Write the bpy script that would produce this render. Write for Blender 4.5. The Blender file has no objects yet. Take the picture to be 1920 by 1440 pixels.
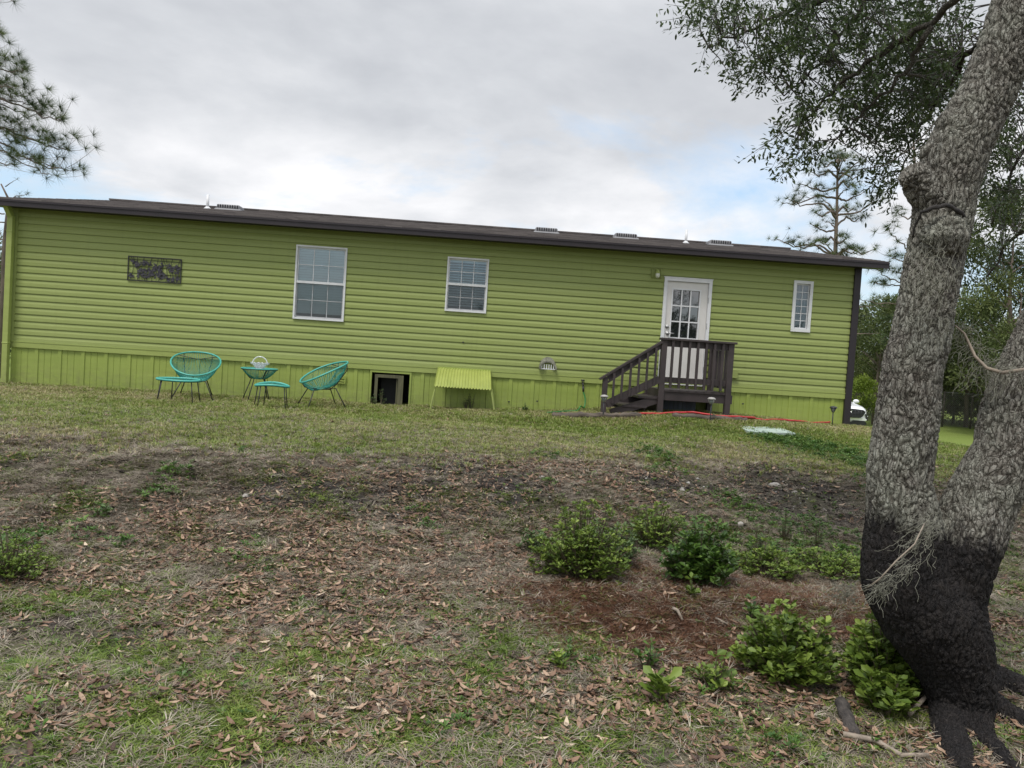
import bpy, math, random
import numpy as np
from mathutils import Vector, Matrix
random.seed(7); np.random.seed(7)
S = bpy.context.scene
COL = S.collection
PI = math.pi

# ------------------------------------------------------------------ camera geometry
FPX = 1440.0; CAMZ = 1.65
PITCH = math.radians(2.07); ROLL = math.radians(3.67)
Fw = Vector((0, math.cos(PITCH), -math.sin(PITCH)))
U0 = Vector((0, math.sin(PITCH), math.cos(PITCH)))
X0 = Vector((1, 0, 0))
Rv = X0*math.cos(ROLL) + U0*math.sin(ROLL)
Uv = -X0*math.sin(ROLL) + U0*math.cos(ROLL)
CAM = Vector((0, 0, CAMZ))
def ray(u, v): return Fw + Rv*((u-960)/FPX) - Uv*((v-720)/FPX)
def at(u, v, d): return CAM + ray(u, v)*d

# ------------------------------------------------------------------ numpy noise
def _h(ix, iy, iz, seed):
    n = (ix.astype(np.int64)*73856093 ^ iy.astype(np.int64)*19349663 ^ iz.astype(np.int64)*83492791 ^ (seed*2654435761)) & 0xffffffff
    n = ((n ^ (n >> 15))*2246822519) & 0xffffffff
    n = ((n ^ (n >> 13))*3266489917) & 0xffffffff
    n = n ^ (n >> 16)
    return n/4294967295.0
def vnoise(P, seed=0):
    I = np.floor(P).astype(np.int64); f = P-I; f = f*f*(3-2*f); r = 0
    for a in (0, 1):
        for b in (0, 1):
            for c in (0, 1):
                w = (f[:, 0] if a else 1-f[:, 0])*(f[:, 1] if b else 1-f[:, 1])*(f[:, 2] if c else 1-f[:, 2])
                r = r + w*_h(I[:, 0]+a, I[:, 1]+b, I[:, 2]+c, seed)
    return r
def fbm(P, o=4, seed=0):
    r = 0; a = .5; t = 0
    for k in range(o):
        r = r + a*vnoise(P*(2**k), seed+k); t += a; a *= .5
    return r/t
def fbm2(x, y, s, o=4, seed=0):
    x = np.asarray(x, float); y = np.asarray(y, float)
    P = np.stack([x.ravel()*s, y.ravel()*s, np.full(x.size, .37)], 1)
    return fbm(P, o, seed).reshape(x.shape)
def worley(P, seed=3):
    I = np.floor(P).astype(np.int64)
    f1 = np.full(len(P), 9.); f2 = np.full(len(P), 9.)
    for a in (-1, 0, 1):
        for b in (-1, 0, 1):
            for c in (-1, 0, 1):
                J = I+np.array([a, b, c])
                q = np.stack([J[:, k]+.15+.7*_h(J[:, 0], J[:, 1], J[:, 2], seed+k) for k in range(3)], 1)
                d = np.linalg.norm(P-q, axis=1)
                m = d < f1
                f2 = np.where(m, f1, np.minimum(f2, d)); f1 = np.where(m, d, f1)
    return f1, f2
def sst(a, b, x): t = np.clip((x-a)/(b-a), 0, 1); return t*t*(3-2*t)

# ------------------------------------------------------------------ terrain
_pd = [-400, 2, 4, 5, 6, 6.7, 7.3, 7.75, 8.2, 8.5, 9.3, 10, 11, 12, 13, 15]
_pz = [-.1, 0, 0, .03, .10, .18, .29, .43, .565, .595, .635, .66, .675, .69, .70, .72]
def shf(x): return np.interp(x, [-12, -5, -2, 0, 1.5, 3], [2.0, 1.85, 1.5, .85, .3, 0])
def H0(x, y):
    x = np.asarray(x, float); y = np.asarray(y, float)
    wob = .35*np.sin(x*.8+1)+.2*np.sin(x*1.9)
    yy = y+wob*.6*sst(5, 7, y)*(1-sst(9.5, 11.5, y))+shf(x)*(1-.999*sst(8.5, 12, y))
    z = (np.interp(yy-.1, _pd, _pz)+np.interp(yy, _pd, _pz)+np.interp(yy+.1, _pd, _pz))/3
    z = z+(.004*np.clip(x, -9, 0)+.012*np.clip(x, 0, 6))*sst(9, 11, y)
    z = z+.17*np.exp(-((x-2.9)/2.2)**2)*sst(10.9, 12.0, y)
    z = z+.10*np.exp(-((x-1.6)/1.1)**2-((y-5.0)/.55)**2)
    z = z+.12*np.exp(-((x-3.1)/.8)**2-((y-4.25)/.7)**2)
    st = np.interp(x, [5.9, 7.2], [13.3, 9.6])
    w = sst(0, 1, (y-st)/9.0)
    return z*(1-w)-.58*w
def H(x, y):
    x = np.asarray(x, float); y = np.asarray(y, float)
    n = (fbm2(x, y, 1.3, 3, 11)-.5)*.10+(fbm2(x, y, 6, 3, 21)-.5)*.035
    ys = y+shf(x); bank = sst(6, 7, ys)*(1-sst(8.5, 9.2, ys)); n = n+bank*((fbm2(x, y, 3.2, 4, 31)-.5)*.13+(np.abs(fbm2(x, y, 9, 3, 33)-.5))*-.07)
    fade = 1-sst(14, 30, np.abs(y))*.6
    return H0(x, y)+n*fade
def hz(x, y): return float(H(np.array([x]), np.array([y]))[0])
def og(u, v):
    r = ray(u, v); lo = 1.5; d = lo
    while d < 200:
        p = CAM+r*d
        if p.z < float(H0(p.x, p.y)): break
        d += .05 if d < 20 else .3
    p = CAM+r*(d-.025)
    return Vector((p.x, p.y, hz(p.x, p.y)))

# ------------------------------------------------------------------ object helpers
def tag(o, label=None, cat=None, group=None, kind=None):
    if label: o['label'] = label
    if cat: o['category'] = cat
    if group: o['group'] = group
    if kind: o['kind'] = kind
    return o
def empty(name, loc=(0, 0, 0), rz=0, label=None, cat=None, group=None):
    o = bpy.data.objects.new(name, None); COL.objects.link(o)
    o.location = loc; o.rotation_euler = (0, 0, rz); o.empty_display_size = .2
    return tag(o, label, cat, group)
def copy_tree(o, parent=None):
    c = o.copy(); COL.objects.link(c); c.parent = parent
    for ch in [k for k in bpy.data.objects if k.parent == o]: copy_tree(ch, c)
    return c
def frame_of(d):
    d = d.normalized(); a = Vector((0, 0, 1)) if abs(d.z) < .9 else Vector((1, 0, 0))
    s = d.cross(a).normalized(); return s, s.cross(d)
class MB:
    def __init__(s): s.v = []; s.f = []; s.mi = []
    def add(s, vs, fs, mi=0):
        k = len(s.v); s.v += [tuple(p) for p in vs]; s.f += [tuple(i+k for i in f) for f in fs]; s.mi += [mi]*len(fs); return s
    def box(s, x0, x1, y0, y1, z0, z1, mi=0):
        return s.add([(x0, y0, z0), (x1, y0, z0), (x1, y1, z0), (x0, y1, z0), (x0, y0, z1), (x1, y0, z1), (x1, y1, z1), (x0, y1, z1)],
                     [(0, 3, 2, 1), (4, 5, 6, 7), (0, 1, 5, 4), (1, 2, 6, 5), (2, 3, 7, 6), (3, 0, 4, 7)], mi)
    def bar(s, a, b, w, h, up=(0, 0, 1), mi=0):
        a = Vector(a); b = Vector(b); d = (b-a).normalized(); up = Vector(up)
        sd = d.cross(up)
        if sd.length < 1e-4: sd = d.cross(Vector((1, 0, 0)))
        sd.normalize(); up = sd.cross(d).normalized(); vs = []
        for p in (a, b):
            for i, j in ((-1, -1), (1, -1), (1, 1), (-1, 1)): vs.append(p+sd*(w/2*i)+up*(h/2*j))
        return s.add(vs, [(3, 2, 1, 0), (4, 5, 6, 7), (0, 1, 5, 4), (1, 2, 6, 5), (2, 3, 7, 6), (3, 0, 4, 7)], mi)
    def tube(s, pts, r, n=8, closed=False, mi=0, cap=True):
        pts = [Vector(p) for p in pts]; m = len(pts)
        rs = r if isinstance(r, (list, tuple)) else [r]*m
        vs = []; prev = None
        for i, p in enumerate(pts):
            if closed: d = pts[(i+1) % m]-pts[i-1]
            else: d = pts[min(i+1, m-1)]-pts[max(i-1, 0)]
            if d.length < 1e-9: d = Vector((0, 0, 1))
            d.normalize()
            if prev is None: a, b = frame_of(d)
            else:
                a = prev-d*prev.dot(d)
                if a.length < 1e-6: a, b = frame_of(d)
                a.normalize(); b = a.cross(d)
            prev = a
            for k in range(n):
                t = 2*PI*k/n; vs.append(p+(a*math.cos(t)+b*math.sin(t))*rs[i])
        fs = []
        for i in range(m if closed else m-1):
            j = (i+1) % m
            for k in range(n):
                l = (k+1) % n; fs.append((i*n+k, i*n+l, j*n+l, j*n+k))
        if not closed and cap:
            fs.append(tuple(range(n-1, -1, -1))); fs.append(tuple(range((m-1)*n, m*n)))
        return s.add(vs, fs, mi)
    def sphere(s, c, rx, ry=None, rz=None, n=10, m=7, mi=0):
        ry = ry or rx; rz = rz or rx; vs = []; fs = []
        for i in range(m+1):
            a = PI*i/m
            for k in range(n):
                t = 2*PI*k/n
                vs.append((c[0]+rx*math.sin(a)*math.cos(t), c[1]+ry*math.sin(a)*math.sin(t), c[2]+rz*math.cos(a)))
        for i in range(m):
            for k in range(n): fs.append((i*n+k, i*n+(k+1) % n, (i+1)*n+(k+1) % n, (i+1)*n+k))
        return s.add(vs, fs, mi)
    def build(s, name, mat, parent=None, smooth=False, bevel=0, label=None):
        me = bpy.data.meshes.new(name); me.from_pydata(s.v, [], s.f)
        for m in (mat if isinstance(mat, (list, tuple)) else [mat]): me.materials.append(m)
        if any(s.mi): me.polygons.foreach_set('material_index', s.mi)
        if smooth: me.polygons.foreach_set('use_smooth', [True]*len(s.f))
        me.update(); o = bpy.data.objects.new(name, me); COL.objects.link(o); o.parent = parent
        if bevel:
            b = o.modifiers.new('bevel', 'BEVEL'); b.width = bevel; b.segments = 2; b.limit_method = 'ANGLE'
        if label: o['label'] = label
        return o
def rotz(n): 
    a = np.random.rand(n)*2*PI; M = np.zeros((n, 3, 3)); c = np.cos(a); s = np.sin(a)
    M[:, 0, 0] = c; M[:, 0, 1] = -s; M[:, 1, 0] = s; M[:, 1, 1] = c; M[:, 2, 2] = 1; return M
def rotax(ang, axis):
    n = len(ang); M = np.zeros((n, 3, 3)); c = np.cos(ang); s = np.sin(ang); M[:, axis, axis] = 1
    a, b = [(1, 2), (2, 0), (0, 1)][axis]
    M[:, a, a] = c; M[:, b, b] = c; M[:, a, b] = -s; M[:, b, a] = s; return M
def scatter(name, TV, TF, M, T, sc, tint, mat, parent=None, smooth=False):
    """many copies of a small template (all faces the same size) baked in one mesh"""
    TV = np.asarray(TV, float); TF = np.asarray(TF, int); n = len(T)
    if np.ndim(sc) == 0: sc = np.full(n, sc)
    V = np.einsum('nij,kj->nki', M, TV)*sc[:, None, None]+T[:, None, :]
    nv = len(TV); k = TF.shape[1]
    F = (TF[None]+(np.arange(n)*nv)[:, None, None]).reshape(-1, k)
    me = bpy.data.meshes.new(name)
    me.vertices.add(n*nv); me.vertices.foreach_set('co', V.astype(np.float32).ravel())
    me.loops.add(F.size); me.loops.foreach_set('vertex_index', F.astype(np.int32).ravel())
    me.polygons.add(len(F)); me.polygons.foreach_set('loop_start', (np.arange(len(F))*k).astype(np.int32))
    if smooth: me.polygons.foreach_set('use_smooth', np.ones(len(F), bool))
    at_ = me.attributes.new('tint', 'FLOAT', 'POINT')
    at_.data.foreach_set('value', np.repeat(tint, nv).astype(np.float32))
    me.update(calc_edges=True); me.materials.append(mat)
    o = bpy.data.objects.new(name, me); COL.objects.link(o); o.parent = parent
    return o
def dirmat(D, spin=None):
    """rotation matrices taking local +Y to D (n,3)"""
    n = len(D); Y = D/np.maximum(np.linalg.norm(D, axis=1, keepdims=True), 1e-9)
    A = np.random.randn(n, 3); Xa = np.cross(Y, A); Xa /= np.maximum(np.linalg.norm(Xa, axis=1, keepdims=True), 1e-9)
    Z = np.cross(Xa, Y); return np.stack([Xa, Y, Z], 2)
def upmat(D):
    """local +Y to D, local Z as near world up as possible (a leaf lying with its face up)"""
    n = len(D); Y = D/np.maximum(np.linalg.norm(D, axis=1, keepdims=True), 1e-9)
    Up = np.tile([0., 0., 1.], (n, 1))+np.random.randn(n, 3)*.45
    Xa = np.cross(Y, Up); Xa /= np.maximum(np.linalg.norm(Xa, axis=1, keepdims=True), 1e-9)
    Z = np.cross(Xa, Y); return np.stack([Xa, Y, Z], 2)

# ------------------------------------------------------------------ materials
def L(c):  # 0..255 sRGB -> linear
    return tuple(((x/255)/12.92 if x/255 <= .04045 else ((x/255+.055)/1.055)**2.4) for x in c)+(1,)
MAT = {}
class NT:
    def __init__(s, name):
        s.m = bpy.data.materials.new(name); s.m.use_nodes = True; s.t = s.m.node_tree; s.N = s.t.nodes; s.K = s.t.links
        s.b = s.N['Principled BSDF']; s.out = s.N['Material Output']; MAT[name] = s.m
    def n(s, typ, **kw):
        x = s.N.new(typ)
        for k, v in kw.items():
            if k.startswith('_'): x.inputs[k[1:]].default_value = v
            else: setattr(x, k, v)
        return x
    def l(s, a, b): s.K.new(a, b)
    def coord(s, kind='Object', scale=(1, 1, 1)):
        c = s.n('ShaderNodeTexCoord'); m = s.n('ShaderNodeMapping'); m.inputs['Scale'].default_value = scale
        s.l(c.outputs[kind], m.inputs['Vector']); return m.outputs[0]
    def noise(s, vec, scale, detail=4, rough=.55):
        x = s.n('ShaderNodeTexNoise', _Scale=scale, _Detail=detail, _Roughness=rough); s.l(vec, x.inputs['Vector']); return x.outputs['Fac']
    def ramp(s, fac, stops, interp='LINEAR'):
        r = s.n('ShaderNodeValToRGB'); r.color_ramp.interpolation = interp; e = r.color_ramp.elements
        e[0].position = stops[0][0]; e[0].color = stops[0][1]; e[1].position = stops[-1][0]; e[1].color = stops[-1][1]
        for p, c in stops[1:-1]: q = e.new(p); q.color = c
        s.l(fac, r.inputs[0]); return r.outputs[0]
    def mix(s, fac, a, b, blend='MIX'):
        x = s.n('ShaderNodeMix', data_type='RGBA', blend_type=blend)
        for sock, val in ((x.inputs[0], fac), (x.inputs[6], a), (x.inputs[7], b)):
            if isinstance(val, (int, float)) and sock == x.inputs[0]: sock.default_value = val
            elif isinstance(val, tuple): sock.default_value = val
            else: s.l(val, sock)
        return x.outputs[2]
    def math(s, op, a, b=0.0, clamp=False):
        x = s.n('ShaderNodeMath', operation=op, use_clamp=clamp)
        for sock, val in ((x.inputs[0], a), (x.inputs[1], b)):
            if isinstance(val, (int, float)): sock.default_value = val
            else: s.l(val, sock)
        return x.outputs[0]
    def bump(s, h, strength=.4, dist=.01):
        x = s.n('ShaderNodeBump', _Strength=strength, _Distance=dist); s.l(h, x.inputs['Height']); s.l(x.outputs[0], s.b.inputs['Normal']); return x
    def base(s, c):
        if isinstance(c, tuple): s.b.inputs['Base Color'].default_value = c
        else: s.l(c, s.b.inputs['Base Color'])
    def p(s, **kw):
        for k, v in kw.items(): s.b.inputs[k.replace('_', ' ')].default_value = v
def simple(name, c1, c2=None, rough=.6, scale=8, bump=.15, bscale=60, bdist=.002, metal=0, stretch=(1, 1, 1), spec=.5):
    t = NT(name); v = t.coord('Object', stretch)
    c1 = c1 if len(c1) == 4 else c1+(1,)
    if c2 is None: c2 = tuple(x*.8 for x in c1[:3])+(1,)
    f = t.noise(v, scale, 5); t.base(t.ramp(f, [(.3, c2 if len(c2) == 4 else c2+(1,)), (.7, c1)]))
    t.p(Roughness=rough, Metallic=metal); t.b.inputs['Specular IOR Level'].default_value = spec
    if bump: t.bump(t.noise(v, bscale, 3), bump, bdist)
    return t.m
def tintmat(name, stops, rough=.6, spec=.3, trans=0, tcol=None):
    t = NT(name); a = t.n('ShaderNodeAttribute', attribute_name='tint')
    c = t.ramp(a.outputs['Fac'], stops); t.base(c); t.p(Roughness=rough); t.b.inputs['Specular IOR Level'].default_value = spec
    if trans:
        tr = t.n('ShaderNodeBsdfTranslucent'); t.l(c, tr.inputs[0]); mx = t.n('ShaderNodeMixShader'); mx.inputs[0].default_value = trans
        t.l(t.b.outputs[0], mx.inputs[1]); t.l(tr.outputs[0], mx.inputs[2]); t.l(mx.outputs[0], t.out.inputs[0])
    return t.m
ZEN_GAIN = 4.0; SKYG = 1.6; SUNE = 2.0; EXPO = 0.18; COVOFF = (3.1, 1.7, 0)
# ------------------------------------------------------------------ house
A = at(22, 638.75, 12.73); B = at(1584, 737.5, 13.43)
ex = Vector((B.x-A.x, B.y-A.y, 0)).normalized(); ey = Vector((-ex.y, ex.x, 0)); HO = Vector((A.x, A.y, 0)); HA = math.atan2(ex.y, ex.x)
def wp(u, v, off=0.0):
    r = ray(u, v); p0 = HO+ey*off; t = (p0-CAM).dot(ey)/r.dot(ey); q = CAM+r*t
    return ((q-HO).dot(ex), q.z)
def wl(s, off, z=0): return HO+ex*s+ey*off+Vector((0, 0, z))
def rect(tl, tr, bl, br, off=0):
    a, b, c, d = [wp(*k, off) for k in (tl, tr, bl, br)]
    return (a[0]+c[0])/2, (b[0]+d[0])/2, (c[1]+d[1])/2, (a[1]+b[1])/2      # s0 s1 z0 z1
ZB = (wp(22, 638.75)[1]+wp(1584, 737.5)[1])/2
LEN = wp(1600, 600)[0]; CR = .1143
ZT = ZB+CR*19.6; DEP = 8.0

GREEN = L((158, 168, 92)); 
def green_mat(name, c, cd):
    t = NT(name); v = t.coord('Object', (1, 1, 1)); v2 = t.coord('Object', (.35, 1, 5))
    a = t.noise(v2, 1.2, 5); b = t.noise(v, 35, 3); s = t.noise(t.coord('Object', (6, 1, .4)), 2.0, 4)
    col = t.ramp(a, [(.3, cd), (.72, c)])
    col = t.mix(t.math('MULTIPLY', t.math('SUBTRACT', s, .55, True), .9, True), col, tuple(x*.55 for x in cd[:3])+(1,))
    sp_ = t.n('ShaderNodeSeparateXYZ'); t.l(v, sp_.inputs[0]); dz = t.math('SUBTRACT', 1.12, sp_.outputs[2]); dz = t.math('MULTIPLY', dz, 2.2, True); d2 = t.math('MULTIPLY', dz, t.math('MULTIPLY', t.math('SUBTRACT', t.noise(t.coord('Object', (1.5, 1, 3)), 5, 6, .7), .38, True), 4, True))
    col = t.mix(t.math('MULTIPLY', d2, .55), col, (.16, .14, .08, 1))
    lf_ = t.noise(t.coord('Object', (.5, 1, .5)), 1.0, 2); col = t.mix(t.math('MULTIPLY', lf_, .22), col, (.40, .44, .24, 1))
    t.base(col); t.p(Roughness=.5); t.b.inputs['Specular IOR Level'].default_value = .35; t.bump(t.math('ADD', t.math('MULTIPLY', b, .15), t.noise(t.coord('Object', (.8, 1, 3)), 2.2, 3)), .5, .010); return t.m
M_side = green_mat('siding_paint', (.295, .350, .103, 1), (.252, .305, .080, 1))
M_skirt = green_mat('skirting_paint', (.34, .42, .085, 1), (.26, .335, .060, 1))
M_band = green_mat('band_paint', (.35, .42, .115, 1), (.30, .36, .09, 1))
M_brown = simple('dark_brown_trim', (.026, .019, .023), (.018, .014, .018), .5, 3, .1)
M_white = simple('white_trim', (.78, .78, .79), (.66, .67, .68), .45, 5, .08)
M_dirtywhite = simple('white_vinyl_weathered', (.78, .79, .80), (.66, .67, .68), .5, 6, .08)
M_slat = simple('blind_slat', (.88, .90, .90), (.82, .85, .85), .5, 4, 0)
M_dark = simple('dark_interior', (.03, .03, .035), (.02, .02, .022), .9, 4, 0)
M_metal = simple('dull_metal', (.45, .45, .45), (.35, .35, .35), .4, 10, .1, metal=.8)
M_iron = simple('black_iron', (.035, .033, .036), (.02, .02, .022), .5, 10, .2)
M_deck = simple('deck_stain', (.060, .046, .047), (.030, .023, .024), .6, 3, .3, 40, .004, stretch=(1, 1, 1))
M_plank = simple('raw_wood', (.15, .145, .075), (.075, .072, .045), .8, 6, .4, 30, .004, stretch=(4, 4, .5))
M_vent = simple('grey_vent_plastic', (.30, .30, .31), (.22, .22, .23), .6, 6, .1)
M_bulb = simple('milky_glass', (.7, .72, .6), (.6, .62, .5), .3, 3, 0)
t = NT('window_glass'); g = t.n('ShaderNodeBsdfGlossy', _Roughness=.02); g.inputs[0].default_value = (.9, .95, 1, 1)
tr = t.n('ShaderNodeBsdfTransparent'); tr.inputs[0].default_value = (.84, .98, 1.0, 1); fr = t.n('ShaderNodeFresnel', _IOR=1.9)
mx = t.n('ShaderNodeMixShader'); t.l(t.math('ADD', fr.outputs[0], .02, True), mx.inputs[0]); t.l(tr.outputs[0], mx.inputs[1]); t.l(g.outputs[0], mx.inputs[2]); t.l(mx.outputs[0], t.out.inputs[0]); M_glass = t.m
t = NT('insect_screen'); tr = t.n('ShaderNodeBsdfTransparent'); d = t.n('ShaderNodeBsdfDiffuse'); d.inputs[0].default_value = (.05, .055, .06, 1)
mx = t.n('ShaderNodeMixShader'); mx.inputs[0].default_value = .24; t.l(tr.outputs[0], mx.inputs[1]); t.l(d.outputs[0], mx.inputs[2]); t.l(mx.outputs[0], t.out.inputs[0]); M_screen = t.m
# shingles
t = NT('asphalt_shingles'); v = t.coord('Object', (3.2, 7.1, 7.1)); w = t.n('ShaderNodeTexVoronoi', _Scale=1.0); t.l(v, w.inputs['Vector'])
sp = t.noise(t.coord('Object'), 90, 3); c = t.ramp(w.outputs['Color'], [(.2, (.050, .043, .043, 1)), (.8, (.135, .118, .112, 1))])
c = t.mix(t.math('MULTIPLY', sp, .5), c, (.20, .18, .17, 1)); t.base(c); t.p(Roughness=.95); t.bump(sp, .5, .006); M_shingle = t.m

home = empty('mobile_home', HO, HA, 'long lime green mobile home with lap siding, ribbed skirting and dark brown low pitched roof', 'house')
W1 = rect((556, 458.5), (652, 466), (550, 597.5), (645, 603.5)); W2 = rect((839, 481), (917.5, 487), (834.5, 583), (911, 588))
W3 = rect((1488, 526), (1524, 528), (1481, 621), (1517, 624)); DR = rect((1245.5, 520), (1334, 526), (1231, 728), (1321, 735))
DR = (DR[0], DR[1], max(DR[2], ZB+.0), DR[3])
OPEN = [W1, W2, W3, DR]
INS = .02
def prof_side(z):
    k = ((z-ZB)/CR) % 1.0           # 0 = bottom edge of a course
    if k < .48: return -.0205+.0025*(k/.48)
    return -.018+.018*((k-.48)/.52)
# siding
zs = set(); n = int((ZT-ZB)/CR)+1
for i in range(n):
    for k, in ((0.,), (.48,), (.6,), (.8,), (.985,)): zs.add(round(ZB+(i+k)*CR, 5))
zs = [z for z in zs if z < ZT]+[ZT]
ss = [0.0, LEN]
for a, b, c, d in OPEN: ss += [a+INS, b-INS]; zs += [c+INS, d-INS]
ss = sorted(set(ss)); zs = sorted(set(zs))
m = MB()
def inopen(s, z): return any(a+INS-1e-6 < s < b-INS+1e-6 and c+INS-1e-6 < z < d-INS+1e-6 for a, b, c, d in OPEN)
for i in range(len(zs)-1):
    z0, z1 = zs[i], zs[i+1]
    if z1-z0 < 1e-5: continue
    y0 = prof_side(z0+1e-4); y1 = prof_side(z1-1e-4)
    for j in range(len(ss)-1):
        if inopen((ss[j]+ss[j+1])/2, (z0+z1)/2): continue
        m.add([(ss[j], y0, z0), (ss[j+1], y0, z0), (ss[j+1], y1, z1), (ss[j], y1, z1)], [(0, 1, 2, 3)])
# underside lip of every course
for i in range(1, n):
    z = ZB+i*CR
    segs = [0.0]+sorted([k for o in OPEN if o[2] < z < o[3] for k in (o[0]+INS, o[1]-INS)])+[LEN]
    for j in range(0, len(segs)-1, 2):
        m.add([(segs[j], -.0205, z), (segs[j+1], -.0205, z), (segs[j+1], .004, z+.001), (segs[j], .004, z+.001)], [(3, 2, 1, 0)])
# short panel joints standing a millimetre proud
rs = random.Random(5)
for i in range(n-1):
    for k in range(3):
        s_ = (rs.random()*3.66+k*5+(i % 2)*1.8) % LEN
        if any(o[0]-.1 < s_ < o[1]+.1 for o in OPEN): continue
        if i % 2 == 0: m.box(s_, s_+.005, -.0235, -.0209, ZB+i*CR+.002, ZB+i*CR+.030)
m.build('siding', M_side, home)
# opening reveals + body of the house (side, back walls)
m = MB()
for a, b, c, d in OPEN:
    a += INS; b -= INS; c += INS; d -= INS; m = MB()
    m.add([(a, -.012, c), (b, -.012, c), (b, -.012, d), (a, -.012, d), (a, .1, c), (b, .1, c), (b, .1, d), (a, .1, d)],
          [(0, 4, 5, 1), (1, 5, 6, 2), (2, 6, 7, 3), (3, 7, 4, 0)])
    m.build('opening_reveal', M_dirtywhite, home)
m = MB(); pk = 4.42-0.10
ZR = 4.44
for s_ in (0.0, LEN):
    m.add([(s_, .006, ZB-.1), (s_, DEP, ZB-.1), (s_, DEP, ZT), (s_, DEP/2, ZR-.12), (s_, .006, ZT)], [(0, 1, 2, 3, 4)])
m.add([(0, DEP, ZB-.1), (LEN, DEP, ZB-.1), (LEN, DEP, ZT), (0, DEP, ZT)], [(3, 2, 1, 0)])
m.add([(0, .006, ZB-.1), (LEN, .006, ZB-.1), (LEN, DEP, ZB-.1), (0, DEP, ZB-.1)], [(0, 1, 2, 3)])
m.build('end_and_back_wall', M_side, home)
# interior partition added close behind the windows, paled to bounce light onto the blinds
m = MB(); m.box(.05, LEN-.05, .9, .94, ZB-.05, ZT-.02); m.build('room_partition', simple('room_wall', (.45, .45, .43), (.40, .40, .38), .8, 3, 0), home)
# band board
m = MB(); m.box(-.02, LEN+.01, -.030, .004, ZB-.100, ZB-.001); m.box(-.02, LEN+.01, -.036, -.031, ZB-.012, ZB+.006)
m.build('band_board', M_band, home)
# skirting, ribbed
HOLE = rect((697, 697), (768, 700), (695, 757), (766, 762)); HOLE = (HOLE[0], HOLE[1], 0.2, HOLE[3]-.01)
m = MB(); zb0 = -.9; zt0 = ZB-.101
def skp(s):   # list of (s, y) rib profile over one period
    return [(0, 0), (.008, -.015), (.064, -.015), (.072, 0), (.155, 0), (.161, .006), (.167, .006), (.173, 0), (.262, 0), (.268, .006), (.274, .006), (.280, 0)]
PER = .376; pts = []
k = 0
while k*PER < LEN:
    for a, b in skp(0):
        if k*PER+a < LEN: pts.append((k*PER+a, b))
    k += 1
pts.append((LEN, 0))
ext = []
for s_ in (HOLE[0], HOLE[1]):
    y = np.interp(s_, [p[0] for p in pts], [p[1] for p in pts]); ext.append((s_, float(y)))
pts = sorted(pts+ext)
for i in range(len(pts)-1):
    (a, ya), (b, yb) = pts[i], pts[i+1]; mid = (a+b)/2
    spans = [(zb0, zt0)] if not HOLE[0] < mid < HOLE[1] else [(HOLE[3], zt0)]
    for z0, z1 in spans: m.add([(a, ya, z0), (b, yb, z0), (b, yb, z1), (a, ya, z1)], [(0, 1, 2, 3)])
m.add([(0, 0, zb0), (0, DEP, zb0), (0, DEP, zt0), (0, 0, zt0)], [(0, 1, 2, 3)])
m.add([(LEN, 0, zb0), (LEN, DEP, zb0), (LEN, DEP, zt0), (LEN, 0, zt0)], [(3, 2, 1, 0)])
m.add([(0, DEP, zb0), (LEN, DEP, zb0), (LEN, DEP, zt0), (0, DEP, zt0)], [(3, 2, 1, 0)])
m.build('skirting', M_skirt, home)
# crawl space hatch: dark opening, leaning frame, dark board beside it
a, b, c, d = HOLE
m = MB(); m.box(a-.03, a+.0, -.02, .06, .2, d+.04); m.box(b, b+.03, -.02, .06, .2, d+.04); m.box(a-.03, b+.03, -.021, .061, d, d+.04)
m.build('hatch_surround', M_skirt, home)
fr_ = rect((703, 702), (757, 704), (701, 758), (754, 761), -.05)
m = MB(); x0, x1, z1 = fr_[0], fr_[1], fr_[3]; z0 = .45
for q in ((x0, x0+.05), (x1-.09, x1)): m.box(q[0], q[1], -.075, -.035, z0, z1)
m.box(x0+.051, x1-.091, -.076, -.034, z1-.05, z1)
m.build('hatch_frame', M_plank, home)
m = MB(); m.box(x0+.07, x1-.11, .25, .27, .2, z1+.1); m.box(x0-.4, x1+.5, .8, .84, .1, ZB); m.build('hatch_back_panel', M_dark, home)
m = MB(); m.bar((x1-.11, -.03, z0), (x1-.11, -.03, z1-.01), .02, .02)
m.build('hatch_stop', M_plank, home)
# foundation blocks seen under the stoop (bluish old boards)
# corner trims and downspout
m = MB(); m.box(-.07, .04, -.030, .06, ZB-.1, ZT); m.build('corner_trim', M_side, home)
m = MB(); s1, _ = wp(1603, 600); m.box(LEN-.055, LEN+.06, -.05, .07, .3, ZT+.02); m.build('corner_trim', M_brown, home, label='dark brown corner trim')
m = MB()
sd, zd = wp(11, 560, -.1); sd += .035
top = ZT-.02
m.box(sd-.045, sd+.045, -.145, -.065, .35, top-.18)
for z_ in (ZB-.05, top-.45): m.box(sd-.05, sd+.05, -.15, -.06, z_, z_+.025)
m.bar((sd, -.105, top-.19), (sd-.02, -.26, top+.02), .09, .08, (1, 0, 0)); m.build('downspout', M_band, home, bevel=.008)
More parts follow.
